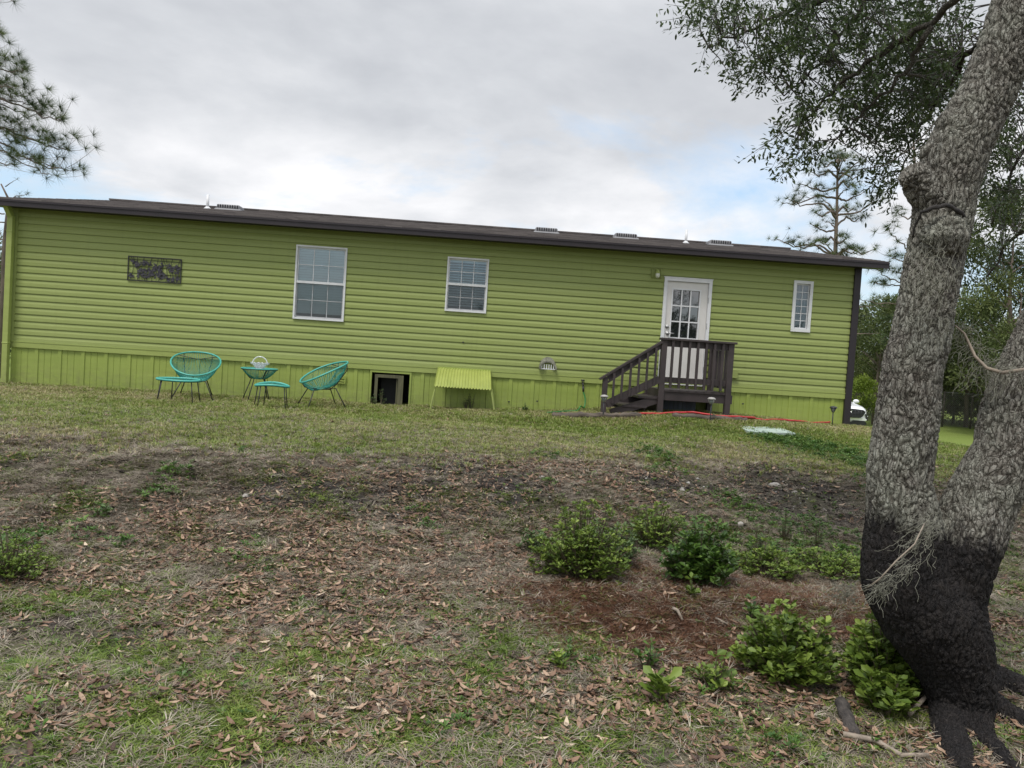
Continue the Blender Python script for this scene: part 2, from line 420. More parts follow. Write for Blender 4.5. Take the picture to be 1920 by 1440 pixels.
# roof: courses of shingles from both eaves to the ridge, with overhang
OH = .33; RK = .37
ze = 3.70-0.02
fa = wp(899, 437, -OH)[1]; fb = wp(899, 449.5, -OH)[1]
ze = fa
slope = (ZR-ze)/(DEP/2+OH)
m = MB(); NC = 30; L2 = (DEP/2+OH+.02)
xs = np.linspace(-RK, LEN+RK, 70)
rr = random.Random(3)
for side in (0, 1):
    for i in range(NC):
        d0 = i*L2/NC-.02; d1 = (i+1)*L2/NC-.02
        for j in range(len(xs)-1):
            zz = rr.uniform(0, .006)
            def P(x, d, up):
                y = -OH+d; z = ze+slope*d+up
                if side: y = DEP+OH-d
                return (x, y, z)
            a, b = xs[j], xs[j+1]
            q = [P(a, d0, .016+zz), P(b, d0, .016+zz), P(b, d1+.01, .009), P(a, d1+.01, .009), P(a, d0, .001), P(b, d0, .001)]
            m.add(q, [(0, 1, 2, 3), (4, 5, 1, 0)])
roof = m.build('roof', M_shingle, home)
m = MB(); tk = .012
for side in (0, 1):
    y0 = -OH if not side else DEP+OH
    m.add([(-RK, y0, ze), (LEN+RK, y0, ze), (LEN+RK, DEP/2, ZR), (-RK, DEP/2, ZR), (-RK, y0, ze-tk), (LEN+RK, y0, ze-tk), (LEN+RK, DEP/2, ZR-tk), (-RK, DEP/2, ZR-tk)],
          [(0, 1, 2, 3), (7, 6, 5, 4), (4, 5, 1, 0), (5, 6, 2, 1), (7, 4, 0, 3)])
m.build('roof_deck', M_brown, roof)
m = MB(); m.bar((-RK, DEP/2, ZR+.02), (LEN+RK, DEP/2, ZR+.02), .25, .03); m.build('ridge_cap', M_shingle, roof)
fh = max(.10, fa-fb)
m = MB()
m.box(-RK, LEN+RK, -OH-.022, -OH, ze-fh, ze-.002)                      # front fascia
m.box(-RK, LEN+RK, -OH-.034, -OH-.0225, ze-.035, ze-.004)             # drip edge
m.box(-RK, LEN+RK, DEP+OH, DEP+OH+.022, ze-fh, ze-.002)
for s_ in (-RK-.02, LEN+RK+.0):
    for sg in (0, 1):
        ya, yb = (-OH-.0, DEP/2) if not sg else (DEP+OH, DEP/2)
        m.add([(s_, ya, ze-fh), (s_+.02, ya, ze-fh), (s_+.02, yb, ZR-fh), (s_, yb, ZR-fh), (s_, ya, ze-.003), (s_+.02, ya, ze-.003), (s_+.02, yb, ZR-.003), (s_, yb, ZR-.003)],
              [(3, 2, 1, 0), (4, 5, 6, 7), (0, 1, 5, 4), (1, 2, 6, 5), (2, 3, 7, 6), (3, 0, 4, 7)])
m.build('fascia', M_brown, home)
m = MB(); m.box(-RK+.01, LEN+RK-.01, -OH+.001, -.002, ze-fh+.02, ze-fh+.035)
for s0, s1 in ((-RK+.001, -.005), (LEN+.005, LEN+RK-.001)):
    m.add([(s0, -.002, ze-fh+.03), (s1, -.002, ze-fh+.03), (s1, DEP/2, ZR-fh+.02), (s0, DEP/2, ZR-fh+.02)], [(3, 2, 1, 0)])
m.build('soffit', M_brown, home)
m = MB(); m.box(0, LEN, -.020, -.001, ZT-.01, ze-fh+.019); m.build('frieze_board', M_side, home)
# roof vents and pipes
def onroof(u, v):
    best = None
    for k in range(400):
        d = 12+k*.02; p = at(u, v, d); y = (p-HO).dot(ey); s_ = (p-HO).dot(ex)
        zr = ze+slope*(y+OH)
        if p.z <= zr or y > DEP/2-.35: return s_, y, zr
    return s_, y, zr
for u, v in ((432, 396), (1023, 444), (1171, 453), (1347, 463)):
    s_, y, z = onroof(u, v+2)
    y = 2.9; s_ = wp(u, v, y)[0]; z = ze+slope*(y+OH)
    m = MB(); m.box(s_-.27, s_+.27, y-.2, y+.2, z-.1, z+.015); m.box(s_-.23, s_+.23, y-.17, y+.17, z+.0, z+.10)
    o = m.build('roof_vent', M_vent, roof, bevel=.03)
    m = MB()
    for k in range(9): m.box(s_-.205+k*.048, s_-.185+k*.048, y-.182, y-.171, z+.025, z+.085)
    m.build('louvre', M_dark, roof)
for u, v in ((389, 390), (1286, 452)):
    y = 2.6; s_ = wp(u, v, y)[0]; z = ze+slope*(y+OH)
    hgt = .26
    m = MB(); m.tube([(s_, y, z-.02), (s_, y, z+hgt+.03)], .028, 12); m.tube([(s_, y, z), (s_, y, z+.05)], [.09, .035], 12)
    m.build('vent_pipe', M_white if u < 500 else M_dirtywhite, roof, True)

# windows
def window(R, cols, rows, rows2, fw, name_lab, single=False, blind=True, tilt=25):
    a, b, c, d = R; m = MB(); F0 = -.040; F1 = -.012
    m.box(a, b, F0, F1, d-fw, d); m.box(a, b, F0-.004, F1, c, c+fw*1.1); m.box(a, a+fw, F0+.0005, F1, c+fw*1.1, d-fw); m.box(b-fw, b, F0+.0005, F1, c+fw*1.1, d-fw)
    f = m.build('window', M_dirtywhite, home, label=name_lab)
    mid = c+(d-c)*.505
    m = MB()
    if not single: m.box(a+fw, b-fw, -.028, .012, mid-.02, mid+.02)
    m.box(a+fw, b-fw, .0, .03, d-fw-.022, d-fw); m.box(a+fw, a+fw+.02, .0, .03, c+fw, d-fw-.022); m.box(b-fw-.02, b-fw, .0, .03, c+fw, d-fw-.022); m.box(a+fw+.02, b-fw-.02, .0, .03, c+fw, c+fw+.025)
    m.build('sash', M_dirtywhite, f)
    m = MB(); ia, ib = a+fw+.02, b-fw-.02
    def grid(z0, z1, nr, y):
        for k in range(1, cols): x = ia+(ib-ia)*k/cols; m.box(x-.0055, x+.0055, y, y+.006, z0, z1)
        for k in range(1, nr): z = z0+(z1-z0)*k/nr; m.box(ia, ib, y+.0012, y+.0052, z-.0055, z+.0055)
    if single: grid(c+fw+.025, d-fw-.022, rows, .0)
    else: grid(mid+.02, d-fw-.022, rows, -.005); grid(c+fw+.025, mid-.02, rows2, .012)
    m.build('muntins', M_dirtywhite, f)
    m = MB()
    def q(z0, z1, y): m.add([(ia, y, z0), (ib, y, z0), (ib, y, z1), (ia, y, z1)], [(0, 1, 2, 3)])
    if single: q(c+fw, d-fw, .008)
    else: q(mid, d-fw, .0025); q(c+fw, mid, .020)
    m.build('pane', M_glass, f)
    if not single:
        m = MB(); m.add([(ia-.01, -.006, c+fw), (ib+.01, -.006, c+fw), (ib+.01, -.006, mid-.02), (ia-.01, -.006, mid-.02)], [(0, 1, 2, 3)]); m.build('insect_screen', M_screen, f)
    if blind:
        m = MB(); z = d-fw-.05; rz_ = random.Random(int(a*100))
        zl = c+fw+.06
        while z > zl:
            tl = math.radians(tilt+rz_.uniform(-3, 3)); hw = .024; cy = .042
            dy = hw*math.cos(tl); dz = hw*math.sin(tl)
            m.add([(a+.04, cy-dy, z-dz), (b-.04, cy-dy, z-dz), (b-.04, cy+dy, z+dz), (a+.04, cy+dy, z+dz)], [(0, 1, 2, 3)]); z -= .043
        m.box(a+.04, b-.04, .05, .1, d-fw-.045, d-fw-.003)
        for x in (a+.2, b-.2): m.box(x, x+.004, .047, .05, zl, d-fw-.04)
        m.build('blind', M_slat, f)
    return f
window(W1, 3, 2, 2, .028, 'large sash window with nearly closed white blinds', tilt=62)
window(W2, 3, 2, 2, .026, 'smaller sash window with half open blinds', tilt=32)
f3 = window(W3, 2, 6, 0, .050, 'tall narrow window with twelve small panes', single=True, blind=False)
m = MB(); a, b, c, d = W3
nn = 24
for i in range(nn):
    x0 = a+.05+(b-a-.1)*i/nn; x1 = a+.05+(b-a-.1)*(i+1)/nn; y0 = .05+.012*math.sin(i*1.6); y1 = .05+.012*math.sin((i+1)*1.6)
    m.add([(x0, y0, c), (x1, y1, c), (x1, y1, d), (x0, y0, d)], [(0, 1, 2, 3)])
m.build('curtain', simple('grey_lace', (.42, .43, .44), (.30, .31, .32), .8, 12, .2), f3, True)

# door
a, b, c, d = DR
m = MB(); fw = .055
m.box(a, a+fw, -.045, .02, c-.03, d-fw); m.box(b-fw, b, -.045, .02, c-.03, d-fw); m.box(a, b, -.046, .02, d-fw, d)
m.box(a-.01, b+.01, -.05, .0, d, d+.015)
door = m.build('door', M_white, home, label='white exterior door with nine small glass panes')
G = rect((1262, 543.7), (1312, 545.5), (1256, 632), (1305.6, 635), -.0)
ga, gb, gc, gd = G
sa, sb = a+fw+.004, b-fw-.004; y0, y1 = -.012, .03
m = MB()
m.box(sa, ga, y0, y1, c-.02, d-fw-.005); m.box(gb, sb, y0, y1, c-.02, d-fw-.005); m.box(ga, gb, y0, y1, c-.02, gc); m.box(ga, gb, y0, y1, gd, d-fw-.005)
m.build('door_slab', simple('door_paint', (.74, .72, .69), (.66, .64, .61), .5, 3, .05), door)
m = MB(); t_ = .022
m.box(ga-t_, gb+t_, y0-.012, y0-.0005, gd, gd+t_); m.box(ga-t_, gb+t_, y0-.012, y0-.0005, gc-t_, gc); m.box(ga-t_, ga, y0-.012, y0-.0005, gc, gd); m.box(gb, gb+t_, y0-.012, y0-.0005, gc, gd)
for k in (1, 2):
    x = ga+(gb-ga)*k/3; m.box(x-.011, x+.011, y0-.009, y0+.004, gc, gd)
    z = gc+(gd-gc)*k/3; m.box(ga, gb, y0-.0075, y0+.003, z-.011, z+.011)
m.build('muntins', M_white, door)
t = NT('door_glass'); t.base((.012, .015, .017, 1)); t.p(Roughness=.02, IOR=1.9); t.b.inputs['Specular IOR Level'].default_value = .9
m = MB(); m.add([(ga, .012, gc), (gb, .012, gc), (gb, .012, gd), (ga, .012, gd)], [(0, 1, 2, 3)]); m.build('pane', t.m, door)
kx, kz = wp(1251, 625); dx, dz = wp(1250.5, 612.5)
m = MB(); m.tube([(kx, y0, kz), (kx, y0-.012, kz)], .032, 16); m.tube([(kx, y0-.012, kz), (kx, y0-.05, kz)], .011, 10); m.tube([(kx, y0-.05, kz), (kx+.10, y0-.055, kz+.004)], [.012, .009], 8); m.build('handle', M_metal, door, True)
m = MB(); m.tube([(dx, y0, dz), (dx, y0-.022, dz)], [.033, .027], 16); m.build('deadbolt', M_metal, door, True)
m = MB(); m.box(a+.02, b-.02, -.075, .0, c-.035, c-.021); m.build('threshold', M_white, door)
m = MB()
for z in (c+.25, c+1.0, d-.35): m = MB(); m.box(b-fw-.002, b-fw+.008, -.052, -.0455, z-.05, z+.05); m.build('hinge', M_metal, door)

# small fittings
lx, lz = wp(1230.5, 512.5)
m = MB(); m.box(lx-.085, lx+.085, -.034, -.017, lz-.085, lz+.075)
for q in ((lx-.085, lx-.065), (lx+.065, lx+.085)): m.box(q[0], q[1], -.05, -.0345, lz-.085, lz+.075)
m.box(lx-.064, lx+.064, -.0495, -.0345, lz+.057, lz+.075)
lf = m.build('porch_light', M_side, home, bevel=.006); M_pl = M_band
m = MB(); m.tube([(lx, -.036, lz+.03), (lx, -.09, lz+.04), (lx, -.11, lz+.01)], .022, 10); m.tube([(lx, -.11, lz+.02), (lx, -.11, lz-.01)], [.03, .05], 14); m.build('socket', M_pl, lf, True)
m = MB(); m.sphere((lx, -.12, lz-.04), .040, .040, .055); m.build('bulb', M_bulb, lf, True)
hx, hz_ = wp(1027, 680)
m = MB(); nA = 14
ring0 = []; ring1 = []
for i in range(nA+1):
    t_ = PI*i/nA; ring0.append((hx+.15*math.cos(t_), -.018, hz_-.10+.20*math.sin(t_))); ring1.append((hx+.15*math.cos(t_), -.15+.10*math.sin(t_)**2, hz_-.11+.14*math.sin(t_)))
m.add(ring0+ring1, [(i, i+1, nA+2+i, nA+1+i) for i in range(nA)])
ring2 = [(hx+.125*math.cos(PI*i/nA), -.14+.09*math.sin(PI*i/nA)**2, hz_-.11+.115*math.sin(PI*i/nA)) for i in range(nA+1)]
ring3 = [(hx+.125*math.cos(PI*i/nA), -.018, hz_-.11+.15*math.sin(PI*i/nA)) for i in range(nA+1)]
m.add(ring1+ring2, [(i, i+1, nA+2+i, nA+1+i) for i in range(nA)]); m.add(ring2+ring3, [(i, i+1, nA+2+i, nA+1+i) for i in range(nA)])
hood = m.build('vent_hood', simple('weathered_grey_plastic', (.24, .24, .19), (.12, .12, .09), .85, 30, .8, 60, .01), home, True)
m = MB()
for k in range(6): m.box(hx-.11+k*.04, hx-.098+k*.04, -.09, -.085, hz_-.11, hz_-.03)
m.box(hx-.13, hx+.13, -.1, -.09, hz_-.115, hz_-.10); m.build('grille', M_dirtywhite, hood)
bx, bz = wp(1376, 701); m = MB(); m.box(bx-.05, bx+.05, -.07, -.017, bz-.075, bz+.075); m.build('outlet_cover', M_side, home, bevel=.006)
a, b, c, d = rect((632, 703), (649, 704), (631, 718), (648, 720))
m = MB(); m.box(a, b, -.034, -.015, d-.018, d); m.box(a, b, -.034, -.015, c, c+.018); m.box(a, a+.018, -.0335, -.015, c+.018, d-.018); m.box(b-.018, b, -.0335, -.015, c+.018, d-.018)
for k in (1, 2): z = c+(d-c)*k/3; m.box(a+.018, b-.018, -.031, -.015, z-.011, z+.011)
m.build('skirting_vent', M_skirt, home)
sx, sz = wp(1092, 721, -.02)
m = MB(); m.tube([(sx, .0, sz+.02), (sx, -.07, sz+.02), (sx+.005, -.09, sz-.03)], .013, 8); m.tube([(sx, -.05, sz+.02), (sx, -.05, sz+.07)], .008, 8); m.tube([(sx-.03, -.05, sz+.075), (sx+.03, -.05, sz+.075)], .012, 8)
m.tube([(sx+.005, -.09, sz-.03), (sx+.012, -.09, sz-.12)], [.018, .016], 8)
m.build('spigot', M_iron, home, True)
# nail / knot holes on skirting
for u, v in ((868.5, 642), (1392, 757), (954, 753), (1007, 752)):
    x, z = wp(u, v); m = MB(); m.sphere((x, -.026, z), .018, .006, .014, 8, 5); m.build('screw_plug', M_iron, home)
# awning over crawl vent
ox, oz = wp(870, 691); aw_o = wl(ox, 0, 0)
aw = empty('corrugated_awning', aw_o, HA, 'small lime corrugated awning on two slanted legs against the skirting', 'awning')
sa, za = wp(822, 689, -.05); sb, zb_ = wp(919, 695, -.05); zt_ = (za+zb_)/2+.0
s2, z2 = wp(814, 722, -.5); s3, z3 = wp(921, 733, -.5); zlo = (z2+z3)/2
m = MB(); nx = 96; ny = 8; vs = []; fs = []
for j in range(ny+1):
    k = j/ny
    for i in range(nx+1):
        q = i/nx; s_ = (sa*(1-q)+sb*q)*(1-k)+(s2*(1-q)+s3*q)*k-ox
        y = -.05-.45*k; z = zt_+(zlo-zt_)*(k**1.6)
        c_ = math.cos(q*2*PI*19)*.012
        vs.append((s_, y-c_*.6, z+c_*.8))
for j in range(ny):
    for i in range(nx): fs.append((j*(nx+1)+i, j*(nx+1)+i+1, (j+1)*(nx+1)+i+1, (j+1)*(nx+1)+i))
vs2 = [(x, y, z-.004) for x, y, z in vs]
m.add(vs, fs); m.add(vs2, [f[::-1] for f in fs])
m.build('corrugated_sheet', simple('lime_sheet', (.38, .43, .11), (.29, .34, .075), .45, 5, .1), aw, True)
m = MB(); m.bar((sa-ox-.01, -.055, zt_+.0), (sb-ox+.01, -.055, zt_+.0), .02, .03); m.bar((s2-ox, -.47, zlo-.005), (s3-ox, -.47, zlo-.005), .02, .02); m.build('edge_strip', M_skirt, aw)
for (u0, v0, u1, v1) in ((815.5, 733, 806, 766), (921.5, 733, 929, 772)):
    p0 = wp(u0, v0, -.47); p1 = wp(u1, v1, -.52)
    m = MB(); m.bar((p0[0]-ox, -.47, p0[1]+.03), (p1[0]-ox, -.52, p1[1]-.07), .028, .022); m.build('leg', M_band, aw)
# wall art
a, b, c, d = rect((241, 480), (340, 487), (239.5, 525), (338.5, 531), -.03)
art = empty('metal_wall_art', wl((a+b)/2, -.03, (c+d)/2), HA, 'dark metal rectangle of leaves and flowers hung on the siding', 'wall decoration')
w_, h_ = (b-a)/2, (d-c)/2
m = MB()
for z in (-h_, h_): m.bar((-w_-.006, 0, z), (w_+.006, 0, z), .014, .014)
for x in (-w_, w_): m.bar((x, 0, -h_+.007), (x, 0, h_-.007), .014, .014)
m.bar((-w_, 0.003, h_*.72), (w_, 0.003, h_*.72), .006, .006)
m.build('frame', M_iron, art)
m = MB(); ra = random.Random(9)
for k in range(11):
    cx = -w_*.92+k*w_*.184; pts_ = [(cx+.05*math.sin(t_*3+k), -.004, -h_+2*h_*t_) for t_ in np.linspace(0, 1, 9)]
    m.tube(pts_, .004, 5)
m.build('stem', M_iron, art)
m = MB()
cl = [(-.78, .5), (-.45, .45), (-.35, .35), (-.2, .4), (.05, .3), (.25, .35), (.55, .3), (.8, .3), (.9, .2), (-.5, -.2), (-.35, -.15), (-.2, -.1), (-.1, -.4), (.1, -.5), (.25, -.2), (.3, -.6), (.35, -.35), (.65, .0), (.85, -.1), (.7, -.75), (.9, -.6), (-.85, -.7), (-.55, -.5), (.0, .05), (.5, -.75), (-.3, -.55), (.15, .1), (-.65, .25)]
for cx, cz in cl:
    for k in range(ra.randint(7, 11)):
        t_ = ra.uniform(0, 2*PI); r_ = ra.uniform(.01, .045); l_ = ra.uniform(.035, .062); x = min(max(cx*w_+r_*math.cos(t_), -w_+.03), w_-.03); z = min(max(cz*h_+r_*math.sin(t_), -h_+.03), h_-.03)
        ca, sa_ = math.cos(t_), math.sin(t_); yy = ra.uniform(-.02, .0)
        q = [(-l_*.5, 0), (0, -l_*.35), (l_*.6, 0), (0, l_*.35)]
        P_ = [(x+i*ca-j*sa_, yy+(.006 if j == 0 else 0), z+i*sa_+j*ca) for i, j in q]
        m.add(P_+[(p[0], p[1]+.002, p[2]) for p in P_], [(0, 1, 2, 3), (7, 6, 5, 4), (0, 4, 5, 1), (1, 5, 6, 2), (2, 6, 7, 3), (3, 7, 4, 0)])
m.build('leaves', simple('aged_dark_metal', (.085, .08, .095), (.045, .043, .055), .5, 20, .2, metal=.3), art)

# ------------------------------------------------------------------ stoop with steps
FO = -1.02                                   # front plane, local offset from wall
PL = wp(1242, 690, FO)[0]; PR = wp(1367, 700, FO)[0]
zf = wp(1300, 733.5, FO)[1]; zr_ = wp(1300, 641, FO)[1]
stp = wl((PL+PR)/2, FO/2, 0); so = (PL+PR)/2
stoop = empty('wooden_stoop', stp, HA, 'dark brown wooden stoop with balustrade and steps below the white door', 'porch steps')
def SL(s, off, z): return (s-so, off-FO/2, z)
x0 = PL-so; x1 = PR-so; yf = FO/2; yb = -FO/2-.04
gz = .6
m = MB(); nb = 8
for k in range(nb):
    y_ = yf-.03+(yb-yf+.03)*k/nb; m.box(x0-.02, x1+.04, y_, y_+(yb-yf+.03)/nb-.008, zf-.03, zf)
m.build('deck_board', M_deck, stoop)
m = MB(); m.box(x0+.045, x1-.045, yf-.01, yf+.03, zf-.17, zf-.031); m.box(x1+.046, x1+.075, yf-.02, yb, zf-.171, zf-.031); m.box(x0-.02, x0+.02, yf+.05, yb, zf-.17, zf-.031); m.build('rim_joist', M_deck, stoop)
for (x, y, zt__) in ((x0, yf, zr_+.0), (x1, yf, zr_+.0), (x1, yb-.05, zr_), (x0, yb-.05, zf-.03)):
    m = MB(); m.box(x-.045, x+.045, y-.045, y+.045, gz, zt__); m.build('post', M_deck, stoop, bevel=.004)
m = MB(); m.box(x0-.07, x1+.08, yf-.075, yf+.065, zr_+.001, zr_+.035); m.box(x1-.065, x1+.075, yf+.066, yb, zr_+.001, zr_+.035); m.build('cap_rail', M_deck, stoop, bevel=.004)
m = MB(); m.box(x0+.046, x1-.046, yf-.02, yf+.02, zr_-.10, zr_); m.box(x0+.046, x1-.046, yf-.02, yf+.02, zf+.11, zf+.20)
m.box(x1-.02, x1+.02, yf+.046, yb-.1, zr_-.10, zr_); m.box(x1-.02, x1+.02, yf+.046, yb-.1, zf+.11, zf+.20); m.build('rail', M_deck, stoop)
nbal = 8
for k in range(1, nbal):
    x = x0+(x1-x0)*k/nbal; m = MB(); m.box(x-.019, x+.019, yf-.058, yf-.0205, zf+.03, zr_-.0); m.build('baluster', M_deck, stoop)
for k in range(1, 6):
    y = yf+(yb-yf)*k/6; m = MB(); m.box(x1+.0205, x1+.058, y-.019, y+.019, zf+.06, zr_); m.build('baluster', M_deck, stoop)
# flight of steps going down to the left
bl = wp(1133, 740, FO)[0]-so; run = (x0-bl)
zb1 = wp(1133, 704, FO)[1]
gzs = wp(1133, 772, FO)[1]
sl = (zr_-zb1)/run
m = MB(); m.box(bl-.04, bl+.04, yf-.04, yf+.04, gz-.05, zb1-.02); m.build('post', M_deck, stoop, bevel=.004)
m = MB(); m.bar((bl-.09, yf, zb1-sl*.09), (x0-.04, yf, zr_-.005-sl*.04), .12, .03); m.build('handrail', M_deck, stoop)
m = MB(); m.bar((bl+.04, yf, zb1-.06+sl*.04), (x0-.045, yf, zr_-.06-sl*.045), .035, .085); m.build('rail', M_deck, stoop)
br0 = wp(1139, 757, FO); br1 = wp(1237, 711, FO)
m = MB(); m.bar((bl+.04, yf-.03, br0[1]), (x0-.045, yf-.03, br1[1]), .035, .115); m.build('rail', M_deck, stoop)
yk = yb-.12; m = MB(); m.bar((bl+.15, yk, zb1-.17+sl*.02), (x0+.1, yk, zr_-.17+sl*.02), .03, .035); m.build('handrail', M_deck, stoop)
for k in range(1, 7):
    x = bl+run*k/7; zl = br0[1]+(br1[1]-br0[1])*k/7; zh = zb1+(zr_-zb1)*k/7-.04
    m = MB(); m.box(x-.018, x+.018, yf-.066, yf-.0485, zl-.05, zh); m.build('baluster', M_deck, stoop)
ta = wp(1167, 759, FO); tb = wp(1206, 759, FO); tc_ = wp(1196, 743.5, FO)
for xa, xb, zt__ in ((ta[0]-so, tb[0]-so+.06, ta[1]), (tc_[0]-so, x0+.0, tc_[1]+.01)):
    m = MB(); m.box(xa, xb, yf+.0, yb-.08, zt__-.035, zt__); m.build('tread', M_deck, stoop, bevel=.004)
    m = MB(); m.box(xb-.03, xb-.01, yf+.06, yb-.1, gz, zt__-.036); m.build('riser', M_deck, stoop)
for y in (yf+.03, yb-.1):
    m = MB(); m.bar((bl+.12, y, gzs-.02), (x0-.02, y, zf-.16), .035, .13); m.build('stringer', M_deck, stoop)
m = MB(); m.box(x0+.02, x0+.04, yf+.06, yb-.1, gz, zf-.175); m.build('side_boarding', M_deck, stoop)
# bluish grey boarding under the platform
m = MB(); nbp = 9
for k in range(nbp):
    xa = x0+.05+(x1-x0-.40)*k/nbp; m.box(xa, xa+(x1-x0-.40)/nbp-.007, -.02, .0, gz, zf-.172)
m.build('under_boarding', simple('blue_grey_board', (.13, .15, .18), (.085, .10, .125), .8, 4, .3, stretch=(3, 3, .4)), stoop)
# ------------------------------------------------------------------ turquoise cord chairs, table, footstools
M_cord = simple('turquoise_cord', (.050, .33, .28), (.035, .27, .23), .45, 10, .1)
M_cordl = simple('turquoise_rim', (.085, .42, .35), (.06, .35, .29), .4, 10, .1)
def cord_bowl(t, rimf, hub, hubr, n, sag, r=.0035, rr=.014, mat=None):
    N = 48; rim = [rimf(2*PI*i/N) for i in range(N)]
    m = MB(); m.tube(rim, rr, 10, closed=True); m.build('rim', M_cordl, t, True)
    m = MB()
    for i in range(n):
        a = 2*PI*i/n; p = rimf(a); q = Vector(hub)+Vector((math.cos(a)*hubr[0], math.sin(a)*hubr[1], hubr[2]*math.sin(a)))
        pts_ = []
        for k in range(5):
            s_ = k/4; w = p.lerp(q, s_); w = w+Vector(sag)*math.sin(PI*s_); pts_.append(w)
        m.tube(pts_, r, 4, cap=False)
    m.tube([Vector(hub)+Vector((math.cos(2*PI*i/20)*hubr[0], math.sin(2*PI*i/20)*hubr[1], hubr[2]*math.sin(2*PI*i/20))) for i in range(20)], .006, 6, closed=True)
    m.build('cords', M_cord, t, True)
def chair(loc, rz, label):
    """faces local -Y"""
    t = empty('cord_chair', loc, rz, label, 'chair', 'turquoise cord chairs by the skirting')
    def rimf(a):    # a=0 -> +x, pi/2 -> back
        x = .365*math.cos(a); s_ = math.sin(a)
        y = .05+.35*s_; z = .555+.175*s_+.015*math.cos(2*a)
        return Vector((x, y, z))
    hub = Vector((0, .05, .29))
    cord_bowl(t, rimf, hub, (.10, .09, .012), 76, (0, .03, -.075))
    m = MB(); st = .0075
    for sx_ in (-1, 1):
        p1 = rimf(PI/2-sx_*.62); m.tube([p1, p1+Vector((0, .01, -.10)), (sx_*.17, .20, .36), (sx_*.12, .12, .278), (0, .05, .27)], st, 6)
    p2 = rimf(-PI/2); m.tube([p2+Vector((0, .01, 0)), p2+Vector((0, .06, -.07)), (0, -.12, .28), (0, .05, .268)], st, 6)
    m.tube([rimf(PI*.20)+Vector((0, -.005, -.005)), (0, .375, .60), rimf(PI*.80)+Vector((0, -.005, -.005))], .006, 6)
    m.build('frame', M_iron, t, True)
    for (a, b) in (((-.17, -.14, .275), (-.31, -.27, 0)), ((.17, -.14, .275), (.31, -.27, 0)), ((-.15, .2, .30), (-.26, .36, 0)), ((.15, .2, .30), (.26, .36, 0))):
        m = MB(); a = Vector(a); b = Vector(b); b.z = -.03; m.tube([Vector((0, .05, .268)).lerp(a, .3), a, b], .0085, 6); m.build('leg', M_iron, t, True)
    return t
def gp(u, v, d):            # world ground point seen at pixel column u at depth d
    p = at(u, v, d); return Vector((p.x, p.y, hz(p.x, p.y)))
chair(gp(364, 738, 12.1), HA+math.radians(14), 'turquoise cord chair facing the camera, left of the round table')
chair(gp(599, 750, 11.9), HA-math.radians(62), 'turquoise cord chair turned to the left, beside the small skirting vent')
# round bowl table
t = empty('cord_table', gp(484, 744, 12.3), HA, 'low round turquoise cord table on thin black legs under a glass basket', 'table')
TH = .50
cord_bowl(t, lambda a: Vector((.275*math.cos(a), .275*math.sin(a), TH)), (0, 0, TH-.155), (.11, .11, 0), 60, (0, 0, -.018), .0035, .012)
m = MB(); m.tube([(.28*math.cos(2*PI*i/40), .28*math.sin(2*PI*i/40), TH-.012) for i in range(40)], .006, 6, closed=True)
for k in range(3):
    a = 2*PI*k/3+1.2; m.tube([(.27*math.cos(a), .27*math.sin(a), TH-.01), (.14*math.cos(a), .14*math.sin(a), TH-.155), (0, 0, TH-.165)], .008, 6)
m.build('frame', M_iron, t, True)
for k, a in enumerate((3.6, 4.3, -.5, 1.2)):
    m = MB(); m.tube([(0, 0, TH-.163), (.12*math.cos(a), .12*math.sin(a), TH-.16), (.25*math.cos(a), .25*math.sin(a), -.03)], .008, 6); m.build('leg', M_iron, t, True)
m = MB(); m.sphere((0, 0, TH-.005), .255, .255, .005, 32, 6)
tg = NT('table_glass'); tg.base((.75, .85, .85, 1)); tg.p(Roughness=.05, Alpha=.35); m.build('glass_top', tg.m, t, True)
# glass basket
tg = NT('cut_glass'); tg.base((.80, .84, .86, 1)); tg.p(Roughness=.12, IOR=1.5); tg.b.inputs['Transmission Weight'].default_value = .35
M_cut = tg.m
bp = Vector(t.location)+Vector((0, 0, TH+.002)); bk = empty('glass_basket', bp, HA, 'clear cut glass basket with arched handle standing on the round cord table', 'basket')
m = MB(); n = 28; prof = [(.055, 0), (.065, .01), (.085, .05), (.12, .085), (.125, .087), (.115, .083), (.08, .05), (.05, .012)]
vs = []
for i in range(n):
    for r_, z_ in prof:
        w = 1+.06*(i % 2)*(z_/.087); e = 1+.18*abs(math.cos(2*PI*i/n))**4*(z_/.087)
        vs.append((r_*w*e*math.cos(2*PI*i/n), r_*w*math.sin(2*PI*i/n), z_+(.012 if (i % 2 and z_ > .08) else 0)))
k_ = len(prof); fs = [(i*k_+j, ((i+1) % n)*k_+j, ((i+1) % n)*k_+j+1, i*k_+j+1) for i in range(n) for j in range(k_-1)]
m.add(vs, fs); m.build('bowl', M_cut, bk)
m = MB(); m.tube([(.118*math.cos(a)*(1 if abs(math.cos(a)) < .9 else 1), 0, .075+.115*math.sin(a)) for a in np.linspace(-.15, PI+.15, 20)], .0085, 8); 
for sx_ in (-1, 1): m.sphere((sx_*.13, 0, .08), .02, .012, .012, 8, 6)
m.build('handle', M_cut, bk, True)
